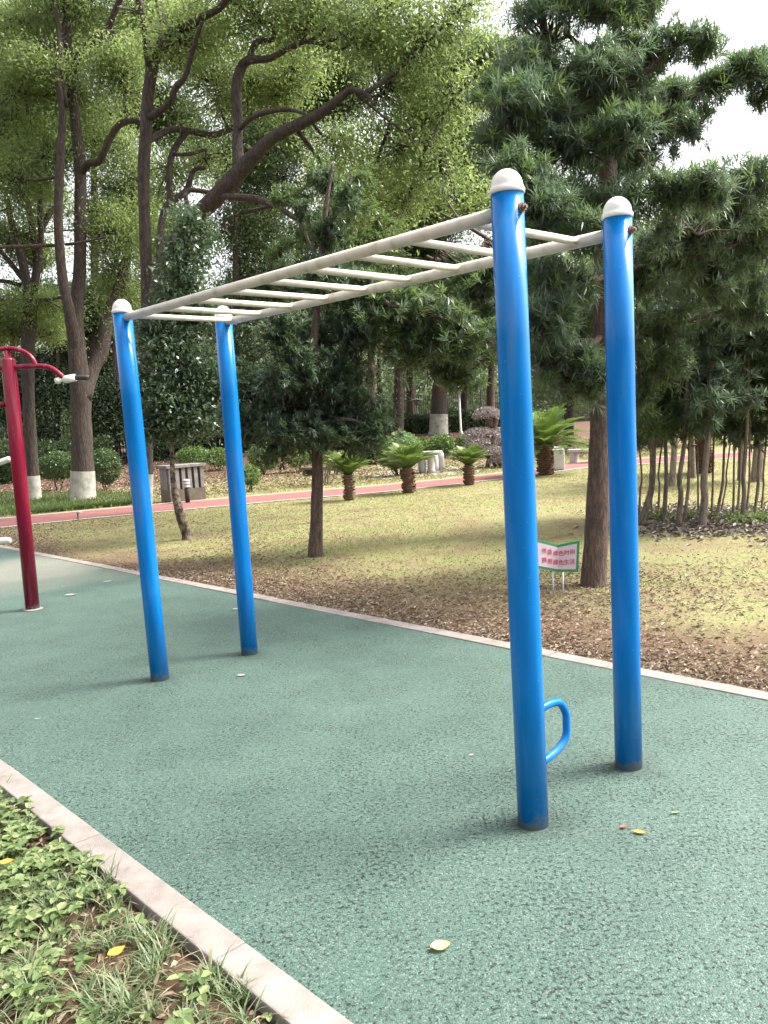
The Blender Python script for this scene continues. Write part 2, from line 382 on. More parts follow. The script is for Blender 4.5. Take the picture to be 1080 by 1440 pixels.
M['blade'] = leaf_mat('bed_grass_blade', [(.05, .09, .035), (.09, .145, .06), (.165, .205, .105), (.25, .25, .15)], (.3, .4, .1), .25, .45, .4)
M['litter'] = leaf_mat('dead_leaf', [(.09, .06, .042), (.15, .105, .072), (.20, .148, .10), (.26, .205, .148), (.33, .28, .215)], (.2, .12, .05), .15, .7, .3)
M['straw'] = leaf_mat('dry_straw', [(.11, .08, .045), (.21, .155, .095), (.30, .24, .16)], (.3, .24, .12), .2, .6, .3)
M['grey_litter'] = leaf_mat('grey_dead_leaf', [(.06, .045, .035), (.14, .11, .09), (.26, .22, .19), (.42, .38, .35)], (.2, .15, .1), .1, .7, .3)
M['path_red'] = solid('red_track', [(.18, .072, .068), (.215, .09, .085), (.245, .108, .10)], 3, .85, .3, 150, spec=.2, dist=.003)
M['edging'] = solid('pale_edging', [(.36, .335, .30), (.44, .415, .38)], 4, .85, .2, 60, spec=.2)
M['paving'] = solid('pale_paving', [(.25, .23, .19), (.34, .315, .265)], 2, .9, .2, 40, spec=.2)
M['concrete'] = solid('grey_concrete', [(.12, .115, .105), (.19, .18, .17), (.24, .23, .22)], 5, .9, .4, 60, spec=.2)
M['concrete_brown'] = solid('stained_concrete', [(.095, .078, .06), (.15, .125, .098)], 4, .9, .4, 60, spec=.2)
M['void'] = solid('slot_shade', [(.02, .02, .02), (.03, .03, .03)], 5, .9, 0)  # near-black colour standing in for shade inside the slots
M['stone_white'] = solid('white_stone', [(.36, .35, .32), (.47, .455, .425)], 5, .7, .2, 40)
M['iron'] = solid('dark_iron', [(.015, .017, .016), (.03, .032, .03)], 12, .5, .1)
M['galv'] = solid('grey_steel', [(.35, .36, .37), (.45, .46, .47)], 12, .4, .05, metal=.3)
M['sign_white'] = solid('sign_face', [(.50, .40, .46), (.54, .45, .50)], 5, .4, 0)
M['sign_green'] = solid('sign_border', [(.02, .19, .07), (.03, .24, .10)], 12, .45, 0)
M['sign_red'] = solid('sign_letters', [(.42, .04, .10), (.5, .07, .14)], 12, .5, 0)
M['yellow_leaf'] = leaf_mat('yellow_leaf', [(.58, .47, .2), (.64, .54, .27)], (.8, .6, .2), .2, .5)
M['orange_leaf'] = leaf_mat('orange_leaf', [(.65, .32, .04), (.75, .42, .06)], (.8, .4, .1), .2, .5)
M['red_leaf'] = leaf_mat('reddish_leaf', [(.30, .09, .05), (.42, .16, .08)], (.4, .1, .05), .2, .5)
M['green_leaf'] = leaf_mat('small_green_leaf', [(.14, .22, .08), (.2, .28, .1)], (.3, .3, .1), .2, .5)
M['pale_leaf'] = leaf_mat('pale_leaf', [(.42, .41, .36), (.5, .49, .44)], (.6, .6, .5), .1, .5)
M['cycad_trunk'] = solid('cycad_scales', [(.055, .035, .025), (.13, .08, .055), (.2, .12, .085)], 26, .9, .6, 60, stretch=(1, 1, 2), spec=.2)
M['magenta'] = solid('magenta_cloth', [(.55, .03, .16), (.62, .05, .2)], 5, .7, 0)

# ------------------------------------------------------------------ world, sun, camera
w = bpy.data.worlds.new('World'); S.world = w; w.use_nodes = True
nt = w.node_tree; nt.nodes.clear()
SUN_AZ, SUN_EL = R(80), R(52)       # clockwise from +Y
sky = nt.nodes.new('ShaderNodeTexSky'); sky.sky_type = 'NISHITA'; sky.sun_disc = False
sky.sun_elevation = SUN_EL; sky.sun_rotation = SUN_AZ; sky.air_density = 1.2; sky.dust_density = 6; sky.ozone_density = 1
hs = nt.nodes.new('ShaderNodeHueSaturation'); hs.inputs['Saturation'].default_value = .2
bg = nt.nodes.new('ShaderNodeBackground'); bg.inputs[1].default_value = .15
wo = nt.nodes.new('ShaderNodeOutputWorld')
nt.links.new(sky.outputs[0], hs.inputs['Color']); nt.links.new(hs.outputs[0], bg.inputs[0]); nt.links.new(bg.outputs[0], wo.inputs[0])
ld = bpy.data.lights.new('sun', 'SUN'); ld.energy = 1.8; ld.angle = R(18); ld.color = (1, .95, .86)
lo = bpy.data.objects.new('sun', ld); COL.objects.link(lo)
lo.rotation_euler = (math.pi/2-SUN_EL, 0, math.pi-SUN_AZ)
lo.location = (20, 5, 30)
cd = bpy.data.cameras.new('camera'); cam = bpy.data.objects.new('camera', cd); COL.objects.link(cam); S.camera = cam
cd.sensor_fit = 'VERTICAL'; cd.sensor_height = 24; cd.lens = F/1440*24; cd.clip_end = 2000; cd.clip_start = .05
import mathutils
mw = mathutils.Matrix.Identity(4)
for i in range(3):
    mw[i][0] = _rt[i]; mw[i][1] = _up[i]; mw[i][2] = -_fw[i]; mw[i][3] = EYE[i]
cam.matrix_world = mw
vs = S.view_settings; vs.view_transform = 'Standard'; vs.look = 'None'; vs.gamma = 1; vs.use_curve_mapping = False; vs.exposure = 1.85
S.cycles.use_denoising = True
S.cycles.max_bounces = 6; S.cycles.diffuse_bounces = 3; S.cycles.glossy_bounces = 2; S.cycles.transmission_bounces = 3; S.cycles.transparent_max_bounces = 4

# ------------------------------------------------------------------ ground, pavement, kerbs, path
def make_ground():
    ul = np.unique(np.concatenate([np.linspace(-400, -40, 13), np.arange(-40, 30.01, 1.), np.linspace(30, 400, 13)]))
    vl = np.unique(np.concatenate([np.linspace(-200, -6, 8), np.arange(-6, 1, 1.), [1.13, 1.15, 4.16, 4.18], np.arange(4.6, 60, 1.), np.linspace(60, 500, 12)]))
    U, W_ = np.meshgrid(ul, vl, indexing='ij')
    X = EK[0]*U + NK[0]*W_; Y = EK[1]*U + NK[1]*W_
    Z = zt(X, Y)
    vs = np.stack([X, Y, Z], -1).reshape(-1, 3); nv = len(vl)
    mb = MB(); mb.add(vs, [(i*nv+j, (i+1)*nv+j, (i+1)*nv+j+1, i*nv+j+1) for i in range(len(ul)-1) for j in range(nv-1)])
    tag(mb.build('ground', M['ground']), kind='structure')
make_ground()
U0, U1 = -22, 12
mb = MB(); a = [uv2w(U0, 1.18, 0), uv2w(U1, 1.18, 0), uv2w(U1, 4.12, 0), uv2w(U0, 4.12, 0)]
mb.add(a + [p - V(0, 0, .07) for p in a], [(0,1,2,3), (0,4,5,1), (1,5,6,2), (2,6,7,3), (3,7,4,0)], False)
tag(mb.build('rubber_pavement', M['rubber']), kind='structure')
def kerb(name, v0, v1, top):
    mb = MB(); u = U0
    while u < U1:
        L = 1.0
        dz = random.uniform(-.002, .002); dv = random.uniform(-.002, .002)
        c = uv2w(u+L/2, (v0+v1)/2+dv, top-.1+dz)
        mb.box(c, (L-.004, v1-v0, .2), [EK, NK, V(0, 0, 1)]); u += L
    o = mb.build(name, M['kerb'], bevel=.006); tag(o, kind='structure')
kerb('kerb', 1.085, 1.197, .006)
kerb('kerb', 4.113, 4.232, .008)
def strip(name, A, B, mat, dz):
    mb = MB(); A2, _ = spline([np.asarray(p) for p in A], [0]*len(A), 6); B2, _ = spline([np.asarray(p) for p in B], [0]*len(B), 6)
    vs = []
    for p, q in zip(A2, B2):
        for t in (0, .5, 1):
            r = p*(1-t)+q*t; vs.append(V(r[0], r[1], max(float(zt(r[0], r[1])), -.02)+dz))
    n = len(A2)
    mb.add(vs, [(i*3+j, (i+1)*3+j, (i+1)*3+j+1, i*3+j+1) for i in range(n-1) for j in range(2)])
    return tag(mb.build(name, mat), kind='structure')
strip('path', PATH_N, PATH_F, M['path_red'], .008)
def lerp_l(A, B, t): return [np.asarray(a)*(1-t)+np.asarray(b)*t for a, b in zip(A, B)]
strip('path_edging', lerp_l(PATH_N, PATH_F, -.07), lerp_l(PATH_N, PATH_F, .0), M['edging'], .016)
strip('path_edging', lerp_l(PATH_N, PATH_F, 1.), lerp_l(PATH_N, PATH_F, 1.06), M['edging'], .016)
# pale paving round the stone table
pv = [Gt(*p) for p in ((520, 676), (640, 668), (690, 661.5), (690, 656), (600, 657), (530, 664))]
mb = MB(); mb.add([V(p[0], p[1], float(zt(p[0], p[1]))+.012) for p in pv], [tuple(range(6))])
tag(mb.build('paving', M['paving']), kind='structure')

# ------------------------------------------------------------------ overhead ladder
def overhead_ladder():
    bases = [G(225, 955), G(351, 919), G(750, 1158), G(884, 1077)]
    leans = [V(-.028, 0, 0), V(0, 0, 0), V(0, 0, 0), V(.018, 0, 0)]
    c = sum(bases)/4
    t = empty('overhead_ladder', c, 'blue four post overhead ladder with cream rails and rungs on green rubber', 'climbing frame')
    def on(i, z): return bases[i] + leans[i]*(z/2.35) + V(0, 0, z)
    r = .057
    posts = []
    for i in range(4):
        mb = MB(); ax = on(i, 2.275)-bases[i]
        mb.lathe(bases[i]-ax*.01, [(r, 0), (r, .6), (r, 1.2), (r, 1.8), (r, 2.29)], 40, ax)
        p = mb.build('post', M['blue'], t); posts.append(p)
        mb = MB(); cb = on(i, 2.268)
        mb.lathe(cb, [(r+.002, 0), (r+.0045, .002), (r+.0045, .016), (r+.001, .019), *[((r-.001)*math.cos(a), .022+.062*math.sin(a)) for a in np.linspace(.08, 1.56, 14)]], 36)
        mb.build('cap', M['white_pl'], t)
    zr = [2.240, 2.243, 2.212, 2.212]
    for a, b in ((0, 2), (1, 3)):
        A = on(a, zr[a]); B = on(b, zr[b]); d = (B-A)/np.linalg.norm(B-A)
        mb = MB(); mb.tube([A+d*(r-.012), B-d*(r-.012)], .0245, 28); mb.build('rail', M['cream'], t)
        # bolt through the outer face of the near post, nut and washer at the far one
        for P, s in ((B, 1), (A, -1)):
            mb = MB(); q = P + d*s*(r-.006)
            mb.tube([q, q+d*s*.012], .017, 16); mb.tube([q+d*s*.012, q+d*s*.022], .0125, 6, smooth=False); mb.tube([q+d*s*.022, q+d*s*.03], .006, 8)
            mb.build('bolt', M['rust'], t)
    A0, A1 = on(0, zr[0]), on(2, zr[2]); B0, B1 = on(1, zr[1]), on(3, zr[3])
    Ln = np.linalg.norm(B1-B0)
    for k in range(9):
        f = (.122+.3272*k)/Ln
        p = A0+(A1-A0)*f; q = B0+(B1-B0)*f
        mb = MB(); mb.tube([p, q], .0162, 20); dq = (q-p)/np.linalg.norm(q-p)
        for z_, sg in ((p, 1), (q, -1)): mb.tube([z_+dq*sg*.02, z_+dq*sg*.026, z_+dq*sg*.031], [.0205, .0195, .0165], 18, caps=False, jitter=.05)
        mb.build('rung', M['cream'], t)
    # foot loop on the near post, towards the inside of the frame
    C = bases[2]; u = (bases[3]-bases[2]); u[2] = 0; u /= np.linalg.norm(u)
    P1 = at(768, 1003, C[1]+.03); P2 = at(768, 1073, C[1]+.03)
    z1, z2 = P1[2], P2[2]
    e = norm(V(.78, .62, 0)); e2 = at(806, 1040, C[1]+.05)
    reach = .155
    path = [C+V(0, 0, z1)+e*.04, C+e*(.04+reach*.35)+V(0, 0, z1+.018), C+e*(.057+reach*.72)+V(0, 0, z1+.012), C+e*(.057+reach*.97)+V(0, 0, z1-.035), C+e*(.057+reach)+V(0, 0, (z1+z2)/2+.02),
            C+e*(.057+reach*.96)+V(0, 0, z2+.062), C+e*(.057+reach*.7)+V(0, 0, z2+.026), C+e*(.04+reach*.3)+V(0, 0, z2+.004), C+V(0, 0, z2)+e*.04]
    mb = MB(); mb.tube(path, .0155, 16, sub=5); mb.build('foot_loop', M['blue'], t)
    return t
overhead_ladder()

# ------------------------------------------------------------------ red exercise machine at the left edge
def red_machine():
    b = G(46, 857); Y = b[1]
    t = empty('exercise_machine', b, 'crimson fitness post with curved arms, white collar and black hand grip', 'fitness machine')
    top = at(11, 501, Y)
    mb = MB(); mb.lathe(b-V(0, 0, .01), [(.063, 0), (.063, 1.2), (.063, top[2]-.03), (.058, top[2]-.012), (.03, top[2]), (.024, top[2]+.06)], 28, top-b)
    mb.build('post', M['red'], t)
    mb = MB(); mb.lathe(b+V(0, 0, .0), [(.09, 0), (.09, .006), (.064, .012)], 24); mb.build('base_collar', M['concrete'], t)
    for s in (1, -1):
        def A(x, y, dy=0): 
            p = at(x, y, Y+dy)
            if s < 0: p = V(2*top[0]-p[0], p[1], p[2])
            return p
        mb = MB(); mb.tube([A(8, 490), A(22, 491), A(36, 496), A(46, 505), A(51, 515)], .021, 12, sub=5); mb.build('arch_bar', M['red'], t)
        mb = MB(); mb.tube([A(14, 517), A(35, 515.5), A(58, 515), A(70, 517), A(80, 523), A(89, 531)], .024, 12, sub=5); mb.build('arm', M['red'], t)
        mb = MB(); h = mb; p, q = A(78, 536), A(106, 531)
        h.tube([p, p+(q-p)*.2, p+(q-p)*.25, p+(q-p)*.4, p+(q-p)*.45, q], [.026, .03, .02, .02, .034, .033], 14); hd = h.build('handle_collar', M['white_pl'], t)
        mb = MB(); mb.tube([q, A(122, 531, .0), A(125, 532)], [.022, .022, .026], 12); mb.build('hand_grip', M['black'], t)
    # second post and its white levers, mostly outside the picture
    b2 = G(-75, 862); mb = MB(); mb.lathe(b2-V(0, 0, .01), [(.063, 0), (.063, 2.3), (.03, 2.36)], 24); mb.build('post', M['red'], t)
    for (x0, y0, x1, y1, rr) in ((-70, 675, 15, 645, .028), (-70, 766, 15, 759.5, .03)):
        p, q = at(x0, y0, b2[1]+.02), at(x1, y1, b2[1]+.02)
        mb = MB(); mb.tube([p, p*.03+q*.97, q], [rr, rr, rr*.7], 14); mb.build('lever_bar', M['white_pl'], t)
    mb = MB(); p, q = at(-64, 640, b2[1]), at(11, 560, Y); mb.tube([V(b2[0], b2[1], 1.9), V(b[0], b[1], 1.9)], .024, 12); mb.build('cross_bar', M['red'], t)
red_machine()

# ------------------------------------------------------------------ trees
def limb_pts(L, Y):
    "L: (px, py, dY, width px) -> points and radii"
    P = [at(x, y, Y+d) for x, y, d, w in L]; r = [px2m(w, p)/2 for (x, y, d, w), p in zip(L, P)]
    return P, r
def leafy(lv, centers, per, spread, L, W, droop=.3, style='twig', shoot=None):
    n = len(centers)*per
    c = np.repeat(centers, per, 0)
    if style == 'tuft':
        sh = norm(rng.normal(size=(len(centers), 3))*.75 + V(0, 0, .55)) if shoot is None else shoot
        shr = np.repeat(sh, per, 0)
        d = norm(rand_dirs(n)*.95 + shr*.75)
        pos = c + shr*(rng.random(n)*spread)[:, None]
        lv.add(pos, d, rand_dirs(n)*.4+V(0, 0, 1), L*rng.uniform(.6, 1.15, n), W*rng.uniform(.8, 1.2, n), .12, .08)
    else:
        pos = c + rng.normal(size=(n, 3))*spread*V(1, 1, .75)
        d = norm(rand_dirs(n)+V(0, 0, -droop))
        nr = rand_dirs(n)*.8+V(0, 0, .9)
        lv.add(pos, d, nr, L*rng.uniform(.5, 1.4, n), W*rng.uniform(.7, 1.3, n), .12, .1)
def nearest(skel, p):
    d = np.linalg.norm(skel-p, axis=1); return skel[int(np.argmin(d))]
def tree(name, label, cat, Y, limbs, blobs, leafm, barkm, clump=(60, 10), spread=.12, leaf=(.10, .045), style='twig', gap=-.15, sc=1.2,
         group=None, white=None, droop=.3, jitter=.05, base=None, twigs=.35, n=10, crown_mats=None, shell=2.2, trunk_sub=5):
    """limbs: first one is the trunk from the ground up.  blobs: (px,py,dY, rx px, rz px[, ry m]); clump=(clusters per m2 of blob section, leaves per cluster)"""
    root_p = gz(base if base is not None else at(limbs[0][0][0], limbs[0][0][1], Y))
    t = empty(name, root_p, label, cat, group)
    tr = MB(); skel = []
    for i, L in enumerate(limbs):
        P, r = limb_pts(L, Y)
        if i == 0:
            P[0] = root_p - V(0, 0, .05)
            tr.tube([P[0], P[0]+V(0, 0, .12)] + P[1:], [r[0]*1.18, r[0]*1.03]+r[1:], n+4, sub=trunk_sub, jitter=jitter)
        else: tr.tube(P, r, n, sub=trunk_sub, jitter=jitter)
        q, _ = spline(P, r, 6); skel += q if i else q[len(q)//3:]
        if white and i == 0:
            Q, rr = spline([P[0], P[0]+V(0, 0, .12)]+P[1:], [r[0]*1.18, r[0]*1.03]+r[1:], 12)
            k = [j for j, p in enumerate(Q) if p[2] < root_p[2]+white]
            wb = MB(); wb.tube([Q[j] for j in k], [rr[j]*(1+jitter)+.006 for j in k], n+4, caps=False); wb.build('limewash_band', M['lime'], t)
    skel = np.array(skel)
    br = tr; lv = Leaves(); lv2 = Leaves()
    for b in blobs:
        x, y, dY, rx, rz = b[:5]
        c = at(x, y, Y+dY); rX, rZ = px2m(rx, c), px2m(rz, c); rY = b[5] if len(b) > 5 else rX*.9
        k = max(4, int(clump[0]*math.pi*rX*rZ))
        C = blob_points(c, V(rX, rY, rZ), k, gap, sc, shell)
        if len(C) == 0: continue
        h = len(C)//3 if crown_mats else 0
        for l_, cc in ((lv, C[h:]), (lv2, C[:h])):
            if len(cc): leafy(l_, cc, clump[1], spread, leaf[0], leaf[1], droop, style)
        s = nearest(skel, c)
        md = (s+c)/2 + V(0, 0, -.1*np.linalg.norm(c-s))*.6 + rng.normal(size=3)*.04*np.linalg.norm(c-s)
        r0 = min(.04, .012+.012*np.linalg.norm(c-s))
        br.tube([s, md, c], [r0*1.3, r0, r0*.6], 6, sub=4, jitter=.05)
        own = np.array(spline([s, md, c], [0]*3, 6)[0])
        for p in C[rng.random(len(C)) < min(twigs, 80/len(C))]:
            q = nearest(own, p + (c-p)*.3); m_ = (p+q)/2 + rng.normal(size=3)*.08*np.linalg.norm(p-q)
            br.tube([q, m_, p], [.012, .008, .004], 4, caps=False)
    tr.build('trunk', barkm, t)
    if lv.v: lv.build('crown', leafm, t)
    if lv2.v: lv2.build('crown', crown_mats, t)
    return t

CAM = dict(clump=(58, 27), spread=.25, leaf=(.090, .035), gap=-.18, sc=1.5, droop=.5, twigs=.7)
# forked camphor with a limewashed foot
b = G(117, 703)
tree('camphor_tree', 'tall camphor with limewashed foot forking low behind the red post', 'tree', b[1], [
    [(117, 703, 0, 33), (116, 640, 0, 29), (114, 580, 0, 27), (113, 540, 0, 28), (108, 490, 0, 25), (107, 440, .1, 19), (112, 380, .2, 17), (113, 300, .2, 17), (113, 240, .2, 16), (108, 190, .2, 15), (102, 130, .1, 14), (97, 80, 0, 13), (93, 30, 0, 11), (94, -30, 0, 9)],
    [(108, 500, 0, 20), (98, 440, -.3, 16), (88, 390, -.4, 14), (82, 310, -.6, 13), (85, 220, -.7, 12), (88, 160, -.7, 10), (80, 100, -.8, 8), (86, 60, -.8, 6)],
    [(118, 560, 0, 22), (130, 520, .3, 20), (144, 490, .5, 19), (153, 440, .7, 17), (172, 392, .9, 15), (182, 330, 1, 11), (190, 270, 1, 8)],
    [(104, 100, .1, 11), (112, 80, -.2, 12), (130, 58, -.5, 11), (152, 38, -.8, 9), (164, 10, -1, 8), (178, -20, -1.2, 7)],
    [(114, 245, .2, 10), (125, 230, -.1, 10), (140, 226, -.3, 10), (155, 195, -.6, 9), (170, 174, -.8, 9), (198, 168, -1, 8)],
    [(92, 150, -.7, 7), (84, 60, -.5, 7), (80, 20, -.5, 6), (72, -10, -.5, 5)],
    [(88, 345, -.4, 4), (40, 346, -.8, 5), (-10, 348, -1.2, 5)], [(92, 344, -.4, 4), (120, 340, -.6, 3.5), (150, 333, -.9, 2)],
    ], [
    (60, 60, -.5, 70, 60), (150, 40, -1, 60, 55), (20, 130, .5, 60, 60), (110, 130, .8, 60, 55), (170, 110, -.8, 50, 50), (60, 220, .8, 60, 55), (150, 200, .9, 55, 50), (15, 250, 0, 50, 60),
    (30, 30, 1.2, 70, 60), (200, 20, .3, 60, 50), (110, 10, .5, 70, 50), (190, 260, 1.2, 40, 50), (135, 300, 1.2, 42, 50), (60, 420, 1.4, 50, 40), (160, 380, 1.5, 40, 50), (150, 330, .2, 36, 46), (180, 420, 1.2, 30, 46), (95, -40, 0, 120, 60), (200, 330, .5, 40, 50),
    ], M['camphor'], M['bark'], white=.84, group='tall camphor trees along the path', base=b, **CAM)
# leaner camphor at the left edge
b = G(48, 702)
tree('camphor_tree', 'slimmer limewashed camphor half hidden by the red post at the left edge', 'tree', b[1], [
    [(48, 702, 0, 19), (44, 640, 0, 17), (40, 560, 0, 16), (39, 500, 0, 18), (41, 450, 0, 20), (43, 418, 0, 22)],
    [(42, 430, 0, 15), (32, 370, -.2, 12), (18, 320, -.3, 9), (10, 280, -.4, 7)], [(43, 425, 0, 14), (52, 370, .2, 11), (42, 300, .3, 9), (28, 235, .3, 6), (24, 190, .2, 4)],
    [(47, 410, 0, 12), (57, 340, 0, 9), (56, 270, 0, 8), (60, 200, -.1, 5)], [(56, 330, .1, 7), (70, 300, .2, 8), (84, 285, .4, 5)], [(38, 400, 0, 8), (15, 370, -.3, 7), (-10, 340, -.6, 5)],
    [(55, 95, -.5, 4), (52, 80, -.5, 5), (40, 140, -.5, 5), (38, 160, -.6, 4)], [(36, 403, 0, 6), (10, 396, -.2, 6), (-15, 394, -.4, 5)],
    ], [
    (20, 330, .5, 50, 50), (60, 250, .8, 50, 50), (10, 180, .8, 60, 70), (50, 160, 1, 60, 60), (-10, 440, .3, 50, 50), (70, 470, 1, 40, 40), (20, 470, .6, 40, 50), (-30, 60, .5, 80, 90), (60, 380, .9, 40, 40), (-40, 300, 0, 50, 80),
    ], M['camphor'], M['bark'], white=.80, group='tall camphor trees along the path', base=b, **CAM)
# big-limbed camphor in the middle
b = G(205, 719)
tree('camphor_tree', 'camphor with a huge bent limb reaching right, its foot behind the left blue post', 'tree', b[1], [
    [(206, 719, 0, 16), (207, 660, 0, 16), (206, 560, 0, 17), (208, 470, 0, 18), (206, 380, 0, 17), (203, 300, 0, 16), (202, 240, 0, 17), (205, 190, 0, 17), (208, 140, 0, 17), (213, 100, 0, 17), (218, 70, 0, 18)],
    [(218, 85, 0, 15), (228, 55, .2, 13), (229, 30, .3, 12), (223, 0, .4, 11), (220, -30, .5, 9)], [(212, 100, 0, 13), (206, 65, -.2, 11), (203, 30, -.3, 10), (192, -10, -.4, 9)],
    [(224, 62, 0, 11), (237, 50, -.3, 13), (258, 40, -.6, 12), (285, 24, -1, 11), (308, 12, -1.3, 9), (325, -10, -1.6, 8)],
    [(207, 168, 0, 10), (222, 158, -.2, 11), (240, 143, -.5, 10), (246, 125, -.6, 9), (260, 108, -.8, 8), (270, 75, -1, 7), (284, 30, -1.3, 5)],
    [(206, 200, 0, 9), (226, 188, .3, 9), (245, 182, .5, 9), (270, 185, .8, 9), (300, 190, 1.1, 9), (325, 180, 1.4, 9), (350, 168, 1.6, 8), (385, 150, 2, 6)],
    [(262, 186, .7, 9), (248, 205, .6, 9), (239, 230, .5, 9), (238, 270, .4, 8), (240, 300, .3, 7)], [(247, 218, .5, 5), (270, 216, .7, 5), (290, 210, .9, 4)],
    [(209, 455, 0, 17), (220, 410, -.2, 18), (240, 350, -.4, 20), (268, 312, -.6, 21), (293, 288, -.8, 24), (316, 264, -1, 25), (338, 240, -1.1, 24), (362, 214, -1.3, 19), (385, 193, -1.4, 16), (420, 175, -1.6, 16), (450, 160, -1.8, 14), (478, 138, -2, 12), (494, 127, -2.1, 9), (515, 132, -2.3, 6), (525, 148, -2.4, 4)],
    [(336, 238, -1.1, 18), (334, 205, -.9, 15), (335, 170, -.8, 14), (332, 130, -.8, 14), (338, 98, -.8, 15), (350, 85, -.9, 12), (380, 82, -1.1, 9), (405, 68, -1.3, 8), (430, 58, -1.5, 7), (448, 62, -1.6, 4)], [(347, 90, -.9, 8), (360, 60, -1, 8), (384, 55, -1, 6), (383, 30, -1, 5)],
    [(338, 180, -.9, 7), (355, 165, -1.1, 7), (378, 157, -1.4, 7), (405, 154, -1.6, 6), (428, 160, -1.8, 4)],
    [(300, 275, -.9, 9), (330, 277, -1.2, 10), (362, 280, -1.5, 10), (395, 294, -1.9, 9), (418, 308, -2.1, 7), (440, 318, -2.3, 5)],
    [(222, 404, -.2, 10), (228, 310, .2, 10), (240, 285, .3, 11), (262, 268, .4, 9), (272, 240, .4, 7), (290, 236, .3, 5)], [(270, 310, -.5, 7), (262, 270, -.3, 7), (300, 271, -.2, 6)],
    [(496, 128, -2.1, 4), (560, 180, -2.2, 3), (620, 214, -2.3, 2)], [(320, 330, 1, 4), (316, 310, 1, 5), (340, 300, 1, 3)],
    ], [
    (250, 60, -.5, 60, 50), (300, 120, .9, 55, 50), (280, 30, .8, 60, 45), (360, 30, -.5, 70, 50), (420, 100, .8, 60, 50), (440, 40, -1, 70, 50), (500, 60, -1.5, 60, 50), (400, 130, 1.3, 50, 45), (480, 190, -.5, 60, 45),
    (540, 130, -1.5, 60, 50), (560, 210, -1.8, 60, 45), (520, 250, -.9, 55, 42), (600, 170, -1.6, 55, 45), (620, 240, -2, 50, 40), (460, 240, .5, 45, 40), (570, 290, -1.2, 60, 40), (500, 300, 0, 50, 40), (590, 60, -2, 60, 50), (540, 20, -1.8, 70, 50),
    (240, 240, 1.3, 50, 45), (290, 225, 1.4, 40, 34), (230, 340, 1.2, 40, 40), (200, 450, 1.2, 40, 40), (350, 120, .9, 40, 40), (640, 130, -2, 50, 50), (640, 20, -2, 60, 50), (230, 380, 1, 36, 40), (320, -30, -1, 120, 50), (500, -40, -1, 120, 50), (330, 330, .3, 24, 30),(650, 300, -2, 50, 40),
    ], M['camphor'], M['bark'], white=.84, group='tall camphor trees along the path', base=b, **CAM)

